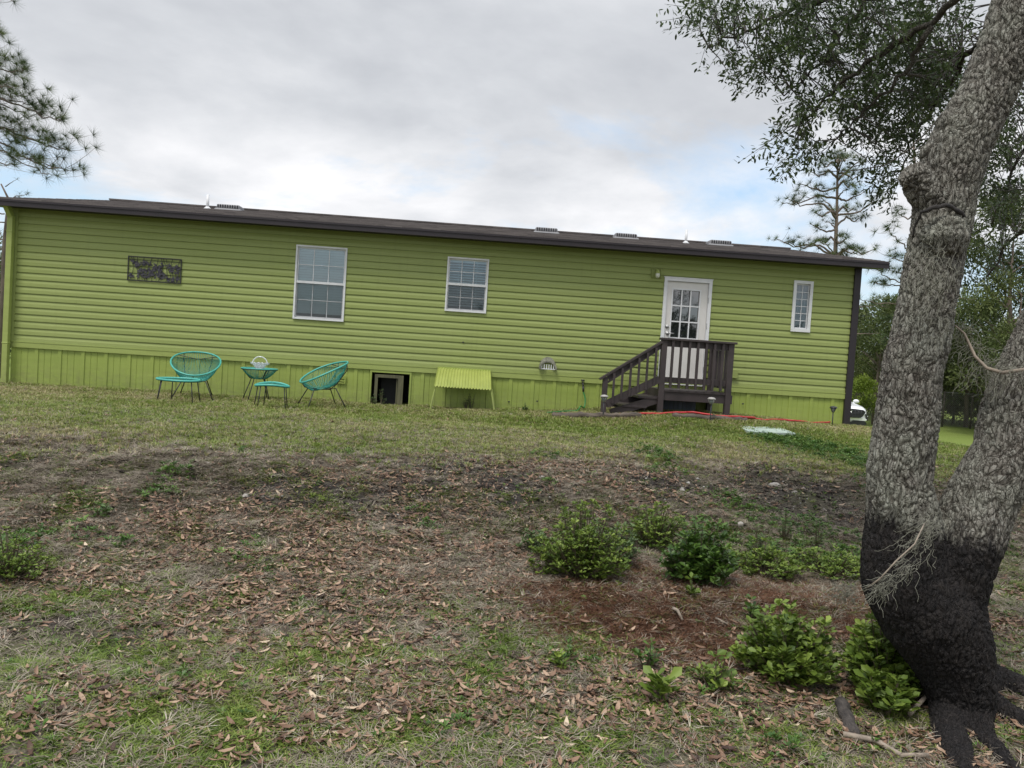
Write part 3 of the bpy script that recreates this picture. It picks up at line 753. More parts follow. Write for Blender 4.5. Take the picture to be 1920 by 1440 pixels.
# footstools: saddle shaped ring of cords on five thin legs
def stool(loc, rz, label, L_=.30, W_=.20, hh=.335, bend=.06):
    t = empty('cord_footstool', loc, rz, label, 'footstool', 'turquoise cord footstools')
    def rimf(a):
        x = L_*math.cos(a); y = W_*math.sin(a)*(1+.18*math.cos(a)); return Vector((x, y, hh+bend*(1-(x/L_)**2)*.6*(1 if y < 9 else 0)+.012*(y/W_)))
    N = 48; m = MB(); m.tube([rimf(2*PI*i/N) for i in range(N)], .016, 10, closed=True); m.build('rim', M_cordl, t, True)
    m = MB()
    for i in range(1, 40):
        a = PI*i/40; p = rimf(a); q = rimf(-a); m.tube([p, p.lerp(q, .5)+Vector((0, 0, -.010)), q], .0048, 4, cap=False)
    m.build('cords', M_cord, t, True)
    m = MB(); m.tube([rimf(2*PI*i/N)*1.0+Vector((0, 0, -.014)) for i in range(N)], .006, 6, closed=True); m.build('frame', M_iron, t, True)
    for a in (.5, 2.0, PI-.4, PI+.75, -.7):
        p = rimf(a)*.92; p.z = rimf(a).z-.01; q = Vector((p.x*1.22, p.y*1.5, -.03)); m = MB(); m.tube([p, q], .0075, 6); m.build('leg', M_iron, t, True)
    return t
stool(gp(333, 743, 11.3), HA+.1, 'turquoise cord footstool in front of the left chair', .30, .17, .33, .0)
stool(gp(509, 754, 11.2), HA+.25, 'turquoise cord footstool in front of the round table', .235, .16, .325, .05)

# ------------------------------------------------------------------ hoses, timber edging, path lights, lid, stones
def gtube(name, uv, r, mat, lift=0, n=6, dens=.12):
    P = [og(u, v) for u, v in uv]; out = []
    for i in range(len(P)-1):
        k = max(1, int((P[i+1]-P[i]).length/dens))
        for j in range(k):
            q = P[i].lerp(P[i+1], j/k); q.z = hz(q.x, q.y)+r*.7+lift; out.append(q)
    q = P[-1].copy(); q.z += r*.7+lift; out.append(q)
    m = MB(); m.tube(out, r, n); return m.build(name, mat, None, True)
def offg(s_, off, lift=0.0):
    p = wl(s_, off); return Vector((p.x, p.y, hz(p.x, p.y)+lift))
M_red = simple('red_hose_rubber', (.55, .045, .05), (.42, .03, .035), .5, 6, .05)
m = MB(); P = []
rs = random.Random(2)
s_a = wp(1035, 772, -.9)[0]; s_b = wp(1556, 797, -.25)[0]
for k in range(90):
    q = k/89; s_ = s_a+(s_b-s_a)*q; off = -1.30+1.05*max(0, (q-.55)/.45)**1.2+.05*math.sin(q*19)
    P.append(offg(s_, off, .035+.012*math.sin(q*33)))
m.tube(P, .016, 6); P2 = [p+Vector((.03, -.04, .012)) for p in P[38:60]]; P2[0] = P[38]; P2[-1] = P[59]; m.tube(P2, .016, 6)
tag(m.build('garden_hose', M_red, None, True), 'red garden hose lying along the ground in front of the stoop', 'hose')
M_gh = simple('green_hose_rubber', (.03, .22, .05), (.02, .16, .04), .45, 6, .05)
sxx = wl(sx+.012, -.09); m = MB(); e = offg(sx-.12, -.42, .03); e2 = offg(sx-.65, -.75, .025)
P = [Vector((sxx.x, sxx.y, sz-.12)), wl(sx+.05, -.12, sz-.24), wl(sx+.03, -.2, sz-.38), wl(sx-.05, -.32, e.z+.07), e, e.lerp(e2, .5)+Vector((0, .04, 0)), e2]
Q = []
for i in range(len(P)-1):
    p0 = P[max(i-1, 0)]; p1 = P[i]; p2 = P[i+1]; p3 = P[min(i+2, len(P)-1)]
    for j in range(6):
        t_ = j/6; Q.append(.5*((2*p1)+(p2-p0)*t_+(2*p0-5*p1+4*p2-p3)*t_*t_+(3*p1-p0-3*p2+p3)*t_**3))
Q.append(P[-1]); m.tube(Q, .012, 6)
tag(m.build('garden_hose', M_gh, None, True), 'green garden hose hanging from the black spigot to the ground', 'hose')
M_timber = simple('rotten_timber', (.16, .13, .10), (.05, .04, .035), .9, 5, .8, 25, .012, stretch=(1, 6, 6))
for k, (ua, ub, off0, off1, lab) in enumerate(((1036, 1200, -1.42, -1.45, 'rotting timber edging log left of the stoop steps'), (1262, 1400, -1.48, -1.38, 'rotting timber edging log in front of the stoop platform'))):
    a = offg(wp(ua, 775, off0)[0], off0, .02); b = offg(wp(ub, 780, off1)[0], off1, .02); n_ = 22; vs = []
    P = [a.lerp(b, i/n_)+Vector((0, rs.uniform(-.012, .012), rs.uniform(-.012, .014))) for i in range(n_+1)]
    m = MB(); m.tube(P, [.05+rs.uniform(-.012, .008) for _ in P], 7); tag(m.build('timber_edging', M_timber, None, True), lab, 'timber', 'timber edging logs by the stoop')
def path_light(u, v, d, h, label, tone=0):
    p = gp(u, v, d); t = empty('path_light', p, .3, label, 'garden light', 'solar path lights by the house')
    ml = [MAT.get('lamp_black') or simple('lamp_black', (.04, .045, .05), (.03, .03, .035), .5, 10, .1), MAT.get('lamp_pale') or simple('lamp_pale', (.40, .38, .36), (.28, .27, .26), .6, 10, .2)]
    m = MB(); m.tube([(0, 0, -.08), (0, 0, h-.11)], .008, 6); m.build('stake', ml[0], t, True)
    m = MB(); m.tube([(0, 0, h-.11), (0, 0, h-.10), (0, 0, h-.035)], [.012, .024, .042], 10); m.build('lens', MAT.get('lamp_lens') or simple('lamp_lens', (.25, .27, .26), (.16, .18, .17), .2, 10, 0), t, True)
    m = MB(); m.tube([(0, 0, h-.035), (0, 0, h-.028), (0, 0, h-.006), (0, 0, h)], [.062, .066, .045, .01], 14)
    for k in range(4): a = k*PI/2; m.bar((.058*math.cos(a), .058*math.sin(a), h-.035), (.02*math.cos(a), .02*math.sin(a), h-.11), .006, .006)
    m.build('cap', ml[tone], t, True)
path_light(1131, 775, 11.75, .36, 'pale capped path light beside the foot of the stoop steps', 1)
path_light(1332, 782, 11.75, .38, 'pale capped path light in front of the stoop platform', 1)
path_light(1560, 799, 13.1, .34, 'dark path light near the right corner of the house', 0)
# septic lid
lp = og(1432, 806); m = MB(); q1 = og(1390, 802); q2 = og(1478, 811)
m.box(-(q2-q1).length/2, (q2-q1).length/2, -.33, .33, -.03, .03); o = m.build('utility_lid', simple('pale_green_concrete', (.40, .48, .42), (.28, .35, .31), .8, 6, .5, 40, .006), None, bevel=.008)
o.location = lp+Vector((0, 0, .0)); o.rotation_euler = (math.radians(3.5), math.radians(-1), HA+.02)
tag(o, 'flat pale green concrete lid lying in the lawn right of the stoop', 'lid')
# stones
M_stone = simple('pale_limestone', (.46, .43, .39), (.26, .24, .21), .9, 25, .7, 60, .006)
def stone(u, v, rx, ry, rz_, lab, mat=None):
    m = MB(); m.sphere((0, 0, 0), 1, 1, 1, 14, 9); P = np.array(m.v); k = fbm(P*1.6+u, 3, 5)*.9+.55; P = P*k[:, None]; f = vnoise(P*4+u, 8)*.15+.92; P = P*f[:, None]
    m.v = [tuple(p*np.array([rx, ry, rz_])*.68) for p in P]; o = m.build('stone', mat or M_stone, None, True); p = og(u, v); o.location = p+Vector((0, 0, rz_*.10)); o.rotation_euler = (0, 0, u*.7)
    tag(o, lab, 'stone', 'pale stones on the bank'); return o
stone(1452, 906, .045, .10, .05, 'oblong pale stone on the bare bank left of the oak')
stone(1491, 920, .10, .03, .02, 'thin flat pale stone right of the oblong one on the bank')
stone(1388, 991, .05, .04, .035, 'rounded pale stone above the two bushes')
stone(461, 927, .035, .045, .04, 'white stone on the dark soil of the left bank')
stone(1016, 893, .05, .04, .03, 'whitish stone on the crest above the big bush')
stone(1278, 921, .05, .035, .03, 'white stone above the dark green bush')
stone(391, 869, .04, .03, .02, 'small pale stone near the top of the left bank')
stone(1485, 1309, .022, .016, .010, 'tiny white stone in front of the bush under the oak', simple('white_stone', (.75, .74, .70), (.6, .6, .55), .7, 30, .3))
# bits of wood
M_dead = simple('dead_wood', (.34, .28, .22), (.18, .15, .12), .85, 30, .5, 60, .006)
def stick(name, uvl, r, lab, mat=None, lift=.01, cat='stick'):
    P = [og(u, v)+Vector((0, 0, lift*(1+.6*math.sin(i*2.1)))) for i, (u, v) in enumerate(uvl)]; m = MB(); m.tube(P, [r*(1-.5*i/len(P)) for i in range(len(P))], 7)
    return tag(m.build(name, mat or M_dead, None, True), lab, cat)
stick('broken_root', [(1262, 1146), (1270, 1152), (1280, 1160)], .012, 'pale split piece of root on the brown mound', lift=.03, cat='root')
stick('stick', [(1342, 1161), (1356, 1165), (1368, 1170)], .007, 'short pale stick on the brown mound', lift=.02)
stick('stick', [(1002, 1131), (1012, 1123), (1022, 1115)], .005, 'thin pale twig at the left end of the brown mound', lift=.02)
stick('stick', [(1705, 1350), (1735, 1325), (1755, 1308), (1778, 1310)], .012, 'forked grey branch lying against the oak roots', lift=.04)
stick('stick', [(1755, 1308), (1740, 1285), (1722, 1262)], .008, 'upper prong of grey branch by the oak roots', lift=.07)
stick('stick', [(1580, 1385), (1640, 1395), (1690, 1420), (1740, 1428)], .014, 'long curved grey stick at the foot of the oak', lift=.02)
M_log = simple('charred_log', (.10, .085, .075), (.035, .03, .028), .9, 30, .9, 70, .012, stretch=(3, 1, 1))
P = [og(1576, 1326)+Vector((0, 0, .035)), og(1590, 1350)+Vector((0, 0, .03)), og(1602, 1380)+Vector((0, 0, .01))]
m = MB(); m.tube([P[0].lerp(P[2], i/8)+Vector((.006*math.sin(i*2), .004*math.cos(i*3), 0)) for i in range(9)], [.030+.004*math.sin(i*2.3) for i in range(9)], 11); tag(m.build('log', M_log, None, True), 'short dark log end under the bush left of the oak roots', 'log')

# ------------------------------------------------------------------ white car beyond the corner
CD = 30.0
lg = at(1590, 770.5, CD)
cz_ = lg.z-.80
yaw = math.atan2(lg.x, lg.y)          # azimuth of the view ray
car = empty('parked_car', (0, 0, 0), 0, 'white suv parked beyond the right corner of the house, front half showing', 'car')
M_paint = NT('white_car_paint'); M_paint.base((.80, .81, .83, 1)); M_paint.p(Roughness=.22); M_paint.b.inputs['Coat Weight'].default_value = .5; M_paint = M_paint.m
M_blk = simple('black_plastic', (.018, .018, .02), (.012, .012, .014), .45, 10, 0)
M_rub = simple('tyre_rubber', (.02, .02, .02), (.014, .014, .014), .85, 10, .1)
M_chr = simple('chrome', (.75, .76, .78), (.7, .7, .72), .15, 10, 0, metal=1)
M_cg = NT('car_glass'); M_cg.base((.015, .018, .02, 1)); M_cg.p(Roughness=.03, IOR=1.6); M_cg = M_cg.m
# local: front = -Y, car centre line x=0, origin at ground below the nose
ST = [  # y, half width, z bottom, z beltline, z top, top half width
 (.00, .62, .34, .70, .78, .50), (.06, .80, .28, .80, .90, .66), (.22, .90, .24, .88, .98, .74), (.60, .925, .22, .95, 1.03, .80), (1.10, .93, .22, .99, 1.09, .80), (1.42, .93, .22, 1.01, 1.13, .78),
 (2.15, .93, .22, 1.03, 1.60, .60), (2.8, .93, .22, 1.04, 1.66, .62), (3.6, .93, .22, 1.06, 1.64, .60), (4.15, .92, .24, 1.08, 1.52, .55), (4.45, .88, .34, 1.08, 1.20, .66), (4.52, .80, .42, .95, 1.05, .6)]
m = MB(); rings = []
for y, hw, zb_l, zbelt, ztp, thw in ST:
    half = [(0, zb_l), (hw*.80, zb_l), (hw*.97, zb_l+.10), (hw, (zb_l+zbelt)/2), (hw*.985, zbelt-.06), (hw*.95, zbelt), (thw+(hw*.95-thw)*.12, ztp-(ztp-zbelt)*.12), (thw*.85, ztp-.005), (thw*.4, ztp+.02), (0, ztp+.03)]
    rings.append([(x, y, z) for x, z in half]+[(-x, y, z) for x, z in half[-2:0:-1]])
nr = len(rings[0]); m.add([p for r in rings for p in r], [(i*nr+j, i*nr+(j+1) % nr, (i+1)*nr+(j+1) % nr, (i+1)*nr+j) for i in range(len(rings)-1) for j in range(nr)]+[tuple(range(nr-1, -1, -1)), tuple(range((len(rings)-1)*nr, len(rings)*nr))])
body = m.build('body', M_paint, car, True); sm = body.modifiers.new('s', 'SUBSURF'); sm.levels = sm.render_levels = 2
def plate(name, pts2, y, th, mat, par=car, curve=0.0):      # polygon in x,z standing in front of the nose
    m = MB(); n = len(pts2)
    f = [(x, y+curve*x*x, z) for x, z in pts2]; b_ = [(x, y+curve*x*x+th, z) for x, z in pts2]
    m.add(f+b_, [tuple(range(n)), tuple(range(2*n-1, n-1, -1))]+[((i+1) % n, i, n+i, n+(i+1) % n) for i in range(n)]); return m.build(name, mat, par, bevel=.006)
g = plate('grille', [(-.62, .87), (-.30, .89), (.30, .89), (.62, .87), (.74, .80), (.60, .60), (.52, .56), (.30, .55), (-.30, .55), (-.52, .56), (-.60, .60), (-.74, .80)], -.125, .2, M_blk, curve=.22)
m = MB()
for z in (.83, .77, .71, .65, .60):
    w = .66 if z > .7 else .58
    P = [(x, -.138+.22*x*x, z) for x in np.linspace(-w, w, 13)]; m.tube(P, .008, 5)
for x in np.linspace(-.5, .5, 9): m.tube([(x, -.136+.22*x*x, .58), (x*1.05, -.136+.22*x*x, .85)], .006, 5)
m.build('grille_bar', simple('dark_chrome', (.12, .125, .13), (.08, .08, .085), .3, 10, 0, metal=.8), g, True)
m = MB(); m.tube([(.125*math.cos(a), -.150, .80+.062*math.sin(a)) for a in np.linspace(0, 2*PI, 29)[:-1]], .010, 8, closed=True)
m.bar((-.045, -.150, .752), (-.02, -.150, .848), .022, .016, (0, -1, 0)); m.bar((.02, -.150, .752), (.045, -.150, .848), .022, .016, (0, -1, 0)); m.bar((-.035, -.150, .79), (.035, -.150, .81), .018, .014, (0, -1, 0))
m.build('emblem', M_chr, g, True)
plate('lower_intake', [(-.70, .47), (.70, .47), (.84, .33), (.66, .20), (-.66, .20), (-.84, .33)], -.10, .22, M_blk, curve=.20)
plate('bumper', [(-.72, .55), (.72, .55), (.82, .49), (.74, .45), (-.74, .45), (-.82, .49)], -.14, .22, M_paint, curve=.22)
for sx_ in (-1, 1):
    pts2 = [(sx_*.74, .72), (sx_*.88, .66), (sx_*.87, .46), (sx_*.80, .50)]
    if sx_ < 0: pts2 = pts2[::-1]
    h = plate('headlight', pts2[::-1], -.125, .2, M_blk, curve=.23)
    m = MB(); m.sphere((sx_*.83, -.12+.23*.69, .62), .03, .012, .025, 10, 6); m.build('lamp', M_chr, h, True)
    m = MB(); m.sphere((sx_*1.06, 1.62, 1.14), .13, .07, .085, 14, 9); m.tube([(sx_*.9, 1.6, 1.06), (sx_*1.0, 1.62, 1.09)], .03, 8); m.build('wing_mirror', M_paint, car, True)
    for y in (.92, 3.62):
        c_ = sx_*.80; m = MB(); m.tube([(c_-.11, y, .35), (c_-.10, y, .35), (c_+.10, y, .35), (c_+.11, y, .35)], [.30, .35, .35, .30], 28); wh = m.build('wheel', M_rub, car)
        m = MB(); m.tube([(c_+sx_*.09, y, .35), (c_+sx_*.118, y, .35)], [.24, .22], 20); m.build('rim', M_chr, wh)
m = MB()
m.add([(-.78, 1.46, 1.135), (.78, 1.46, 1.135), (.60, 2.14, 1.585), (-.60, 2.14, 1.585)], [(0, 1, 2, 3)])
m.v = [(x, y-.02, z+.028) for x, y, z in m.v]; m.build('windscreen', M_cg, car)
for sx_ in (-1, 1):
    m = MB(); v_ = [(sx_*.90, 1.62, 1.10), (sx_*.66, 2.25, 1.57), (sx_*.66, 3.7, 1.58), (sx_*.90, 4.0, 1.12)]; v_ = [(x+sx_*.015, y, z) for x, y, z in v_]; m.add(v_, [(0, 1, 2, 3)]); m.build('side_window', M_cg, car)
rzc = -yaw+math.radians(24)
cr = Matrix.Rotation(rzc, 4, 'Z'); off = cr @ Vector((0, -.08, .80)); car.rotation_euler = (0, 0, rzc); car.location = (lg.x-off.x, lg.y-off.y, cz_)
# ------------------------------------------------------------------ ground
def grid1(core, outer):
    return np.array(sorted(set(np.round(np.concatenate([core, outer]), 4))))
gx = grid1(np.arange(-8.5, 9.5, .045), np.concatenate([-np.geomspace(8.6, 900, 40), np.geomspace(9.6, 900, 40)]))
gy = grid1(np.arange(2.2, 13.6, .045), np.concatenate([np.array([-900, -400, -150, -60, -25, -10, -4, 0, 1, 1.7]), np.geomspace(13.7, 900, 60)]))
GX, GY = np.meshgrid(gx, gy)
GZ = H(GX.ravel(), GY.ravel()).reshape(GX.shape)
def blobs(lst, x, y):
    """lst of pixel ellipses (u, v, ru, rv, w); turned into ellipses on the ground in metres"""
    r = np.zeros_like(np.asarray(x, float))
    for (u, v, ru, rv, w) in lst:
        c = og(u, v); e = og(u+ru, v); n = og(u, v-rv); f = og(u, v+rv)
        rx = max((e-c).length, .02); ry = max(abs(n.y-f.y)/2, .02); cy = (n.y+f.y)/2
        r = np.maximum(r, w*np.exp(-(((x-c.x)/rx)**2+((y-cy)/ry)**2)**1.5*.9))
    return r
MULCH = [(1090, 1150, 150, 60, 1), (1250, 1180, 140, 75, 1), (1400, 1120, 200, 45, .95), (1560, 1130, 120, 35, .8), (1600, 1170, 60, 40, .8)]
SOIL = [(560, 930, 130, 50, 1), (740, 940, 110, 60, .9), (940, 920, 90, 45, 1), (860, 880, 90, 25, .8), (1230, 905, 110, 26, 1), (1440, 920, 70, 40, .8), (1530, 930, 80, 45, .8), (300, 960, 90, 40, .5), (60, 870, 120, 40, .7), (480, 1030, 160, 30, .5), (200, 1190, 180, 30, .6), (620, 1150, 60, 25, .6), (340, 900, 120, 30, .5), (30, 1060, 60, 30, .5), (60, 1170, 80, 30, .5)]
LITTER = [(500, 1030, 300, 70, .8), (700, 1060, 260, 80, 1), (800, 1010, 160, 50, 1), (900, 1000, 120, 60, .9), (120, 1080, 160, 30, .4), (400, 980, 160, 60, .5), (1100, 900, 160, 30, .6), (1650, 1330, 140, 60, .9), (1860, 1370, 120, 70, 1), (1250, 1330, 300, 80, .8), (700, 1350, 400, 80, .5), (600, 1150, 260, 60, .8), (1880, 1180, 60, 60, .7), (1200, 960, 120, 40, .5), (200, 1330, 200, 60, .5), (1840, 900, 60, 40, .6), (700, 900, 150, 30, .5)]
GREEN = [(150, 1290, 200, 90, .75), (450, 1260, 200, 60, .7), (300, 1380, 300, 60, .7), (760, 1250, 140, 30, .6), (850, 1360, 220, 60, .75), (1080, 1220, 100, 30, .6), (1120, 1300, 120, 40, .5), (80, 1140, 120, 25, .7), (300, 1130, 120, 25, .4), (1300, 960, 160, 30, .7), (1500, 1010, 180, 50, .6), (1350, 1380, 120, 40, .5), (560, 1180, 60, 20, .5), (1850, 1010, 60, 50, .5), (1900, 1100, 50, 80, .4), (1560, 850, 110, 45, .9), (150, 950, 60, 20, .3), (1000, 1390, 160, 50, .5)]
STRAW = [(200, 900, 260, 60, .9), (350, 960, 200, 50, .7), (100, 1000, 200, 50, .6), (100, 740, 300, 12, 1), (400, 745, 200, 10, .7), (120, 830, 200, 30, .7), (1000, 840, 300, 26, .5), (870, 1090, 120, 50, .9), (1400, 880, 120, 30, .7), (980, 1060, 80, 40, .6), (1450, 1090, 180, 20, .8), (340, 1080, 160, 30, .6)]
lawnf = lambda x, y: sst(8.35, 9.5, y+shf(x)+.35*(fbm2(x, y, .9, 3, 77)-.5)*2)
_bc = {}
class Field:
    """mask sampled once on a fine lattice, then looked up for any point"""
    def __init__(s, lst):
        s.x = np.arange(-9, 10, .06); s.y = np.arange(2, 14.2, .06); X, Y = np.meshgrid(s.x, s.y)
        wx = X+(fbm2(X, Y, 2.2, 3, 5)-.5)*.5; wy = Y+(fbm2(X, Y, 2.2, 3, 6)-.5)*.7
        s.g = blobs(lst, wx, wy)
    def __call__(s, x, y):
        i = np.clip(((y-2)/.06).astype(int), 0, len(s.y)-1); j = np.clip(((x+9)/.06).astype(int), 0, len(s.x)-1); return s.g[i, j]
FM, FS, FL, FG, FT = [Field(k) for k in (MULCH, SOIL, LITTER, GREEN, STRAW)]
m = MB()
me = bpy.data.meshes.new('ground'); ny_, nx_ = GX.shape
co = np.stack([GX.ravel(), GY.ravel(), GZ.ravel()], 1)
idx = np.arange(ny_*nx_).reshape(ny_, nx_); F = np.stack([idx[:-1, :-1].ravel(), idx[:-1, 1:].ravel(), idx[1:, 1:].ravel(), idx[1:, :-1].ravel()], 1)
me.vertices.add(len(co)); me.vertices.foreach_set('co', co.astype(np.float32).ravel()); me.loops.add(F.size); me.loops.foreach_set('vertex_index', F.astype(np.int32).ravel())
me.polygons.add(len(F)); me.polygons.foreach_set('loop_start', (np.arange(len(F))*4).astype(np.int32)); me.polygons.foreach_set('use_smooth', np.ones(len(F), bool))
x_, y_ = co[:, 0], co[:, 1]
inn = (np.abs(x_) < 9) & (y_ > 2.2) & (y_ < 13.8)
for nm, f in (('mulch', FM), ('soil', FS), ('litter', FL), ('green', FG), ('straw', FT)):
    a = me.attributes.new(nm, 'FLOAT', 'POINT'); a.data.foreach_set('value', np.where(inn, f(x_, y_), 0).astype(np.float32))
a = me.attributes.new('lawn', 'FLOAT', 'POINT'); far = sst(13.5, 17, y_) ; a.data.foreach_set('value', lawnf(x_, y_).astype(np.float32))
a = me.attributes.new('field', 'FLOAT', 'POINT'); a.data.foreach_set('value', sst(11, 15, y_+np.clip(x_-6, 0, 3)).astype(np.float32))
me.update(calc_edges=True)
t = NT('earth'); v = t.coord('Object')
def A_(n): return t.n('ShaderNodeAttribute', attribute_name=n).outputs['Fac']
n1 = t.noise(v, 2.5, 6); n2 = t.noise(v, 28, 5, .7); n3 = t.noise(v, 140, 3, .7)
earth = t.ramp(n2, [(.3, (.056, .047, .038, 1)), (.55, (.145, .122, .098, 1)), (.75, (.29, .25, .205, 1))])
soil = t.ramp(n3, [(.3, (.018, .016, .015, 1)), (.6, (.048, .042, .040, 1)), (.75, (.15, .135, .125, 1))])
mulch = t.ramp(n2, [(.3, (.030, .014, .008, 1)), (.6, (.085, .042, .024, 1)), (.8, (.16, .09, .055, 1))])
lawn = t.ramp(n2, [(.3, (.06, .07, .028, 1)), (.5, (.12, .13, .05, 1)), (.7, (.23, .20, .11, 1))])
fld = t.ramp(n2, [(.3, (.11, .155, .03, 1)), (.7, (.19, .25, .055, 1))])
fw_ = t.mix(t.math('SUBTRACT', n1, .35, True), fld, (.20, .22, .07, 1))
earth = t.mix(t.math('MULTIPLY', t.math('SUBTRACT', n1, .42, True), 2.5, True), earth, lawn)
c = t.mix(t.math('MULTIPLY', A_('lawn'), 1.0), earth, lawn)
c = t.mix(A_('soil'), c, soil); c = t.mix(A_('mulch'), c, mulch); c = t.mix(A_('field'), c, fw_)
t.base(c); t.p(Roughness=.95); t.b.inputs['Specular IOR Level'].default_value = .15
hh = t.math('ADD', t.math('MULTIPLY', n2, 1.0), t.math('MULTIPLY', n3, .4)); t.bump(hh, .8, .02)
me.materials.append(t.m); gobj = bpy.data.objects.new('ground', me); COL.objects.link(gobj); tag(gobj, kind='structure')

# ------------------------------------------------------------------ scatter on the ground
def sample(n, ymin, ymax, dens_fn, rng):
    """points inside the viewed wedge (plus a margin), thinned by a density between 0 and 1"""
    n = int(n*1.38)
    y = np.sqrt(rng.random(n)*(ymax**2-ymin**2)+ymin**2)
    x = (rng.random(n)*2-1)*(y*.76+2.0)
    k = dens_fn(x, y); m_ = rng.random(n) < k
    return x[m_], y[m_]
rng = np.random.default_rng(4)
def notree(x, y): return 1-np.exp(-(((x-TB.x)/.20)**2+((y-TB.y)/.20)**2)**2)
def nohouse(x, y): return ((x-HO.x)*ey.x+(y-HO.y)*ey.y < -.04).astype(float)
TB = og(1795, 1320)
def slopeM(x, y):
    e = .05; z0 = H(x, y); dx = (H(x+e, y)-z0)/e; dy = (H(x, y+e)-z0)/e; return z0, dx, dy
def lay(x, y, tilt):
    n = len(x); z, dx, dy = slopeM(x, y); N = np.stack([-dx, -dy, np.ones(n)], 1)+rng.normal(size=(n, 3))*tilt
    N /= np.linalg.norm(N, axis=1, keepdims=True); a = rng.random(n)*2*PI; D = np.stack([np.cos(a), np.sin(a), np.zeros(n)], 1)
    Y = D-N*(D*N).sum(1, keepdims=True); Y /= np.linalg.norm(Y, axis=1, keepdims=True); X = np.cross(Y, N)
    return np.stack([X, Y, N], 2), np.stack([x, y, z], 1)
M_litter = tintmat('dead_leaf', [(0, (.045, .024, .016, 1)), (.25, (.12, .066, .040, 1)), (.55, (.25, .150, .095, 1)), (.82, (.38, .265, .18, 1)), (1, (.54, .43, .31, 1))], .6, .4)
# curled dead leaf: 3 stations x 3, quads
def leafT(L_, W_, curl, fold):
    P = []; ys = [-.5, -.18, .2, .5]; ws = [.10, .46, .40, .05]
    for y, w in zip(ys, ws):
        zc = curl*(y*y*4); P += [(-w*W_, y*L_, zc+fold*w), (0, y*L_, zc), (w*W_, y*L_, zc+fold*w)]
    F_ = []
    for i in range(3): F_ += [(i*3, i*3+1, i*3+4, i*3+3), (i*3+1, i*3+2, i*3+5, i*3+4)]
    return P, F_
def d_lit(x, y):
    base = .10+.9*FL(x, y); base = base*(1-.65*FM(x, y))*(1-.15*FS(x, y)); cl = fbm2(x, y, 3.5, 3, 31); base = base*sst(.28, .58, cl)*2.2
    lw = lawnf(x, y); return np.clip(base*(1-.92*lw)+.012*lw, 0, 1)*notree(x, y)*nohouse(x, y)
for k, (L_, W_, cu, fo) in enumerate(((1, .30, .10, .22), (1, .36, .22, .10), (1, .26, -.10, .30))):
    x, y = sample(84000, 2.5, 12.5, d_lit, rng)
    # keep the density roughly even over the ground
    M_, T_ = lay(x, y, .20); sc = np.clip(rng.gamma(5, .0064, len(x)), .010, .065); sc = np.where(y > 6.5, sc*1.05, sc); T_[:, 2] += sc*.12+rng.random(len(x))*.012
    P, F_ = leafT(L_, W_, cu, fo); tint = np.clip(rng.normal(.42, .25, len(x)), 0, 1)
    tag(scatter('leaf_litter', P, F_, M_, T_, sc, tint, M_litter, smooth=True), 'brown dead oak leaves scattered over the bank', 'leaf litter', kind='stuff')
# near litter, denser
x, y = sample(44000, 2.5, 6.0, lambda x, y: np.clip(d_lit(x, y)*1.2, 0, 1), rng)
M_, T_ = lay(x, y, .20); sc = np.clip(rng.gamma(4, .0085, len(x)), .010, .068); T_[:, 2] += sc*.12+rng.random(len(x))*.015; P, F_ = leafT(1, .36, .2, .2)
tag(scatter('leaf_litter', P, F_, M_, T_, sc, np.clip(rng.normal(.43, .25, len(x)), 0, 1), M_litter, smooth=True), 'brown dead oak leaves lying close to the camera', 'leaf litter', kind='stuff')

# grass tufts
def tuftT(nb, h, w, spread, seed, seg=1, flat=0.0):
    r = random.Random(seed); P = []; F_ = []
    for i in range(nb):
        a = r.uniform(0, 2*PI); b = r.uniform(0, spread); cx, cy = b*.4*math.cos(a), b*.4*math.sin(a); hh = h*r.uniform(.5, 1); ln = r.uniform(.2, .9)*h+flat*h; wx, wy = -math.sin(a)*w/2, math.cos(a)*w/2
        k = len(P); P += [(cx-wx, cy-wy, 0), (cx+wx, cy+wy, 0), (cx+math.cos(a)*ln*.5+wx*.8, cy+math.sin(a)*ln*.5+wy*.8, hh*.65*(1-flat*.6)), (cx+math.cos(a)*ln*.5-wx*.8, cy+math.sin(a)*ln*.5-wy*.8, hh*.65*(1-flat*.6)),
                          (cx+math.cos(a)*ln+wx*.15, cy+math.sin(a)*ln+wy*.15, hh*(1-flat*.8)), (cx+math.cos(a)*ln-wx*.15, cy+math.sin(a)*ln-wy*.15, hh*(1-flat*.8))]
        F_ += [(k, k+1, k+2, k+3), (k+3, k+2, k+4, k+5)]
    return P, F_
def slopeT(x, y, tilt=.12):
    n = len(x); z = H(x, y); M_ = rotz(n)@rotax(rng.normal(size=n)*tilt, 0); return M_, np.stack([x, y, z-.004], 1)
M_grass = tintmat('grass_blade', [(0, (.055, .095, .014, 1)), (.3, (.125, .195, .028, 1)), (.6, (.22, .29, .052, 1)), (.85, (.31, .31, .115, 1)), (1, (.44, .38, .21, 1))], .5, .35, .25)
M_straw = tintmat('dry_grass', [(0, (.08, .058, .038, 1)), (.4, (.22, .185, .142, 1)), (.75, (.40, .345, .27, 1)), (1, (.56, .50, .41, 1))], .7, .25, .1)
def d_gr(x, y):
    cl = fbm2(x, y, 2.6, 4, 41); c2 = fbm2(x, y, 9, 3, 42); lw = lawnf(x, y)
    g_ = (.26+FG(x, y)*1.5)*sst(.34, .60, cl*.5+c2*.5)*1.3
    sparse = .26*sst(.46, .62, c2)
    g_ = g_*(1-.9*FM(x, y))*(1-.6*FS(x, y))+sparse
    return np.clip(g_*(1-lw)+lw*(.55+.6*(cl-.4)), 0, 1)*notree(x, y)*nohouse(x, y)
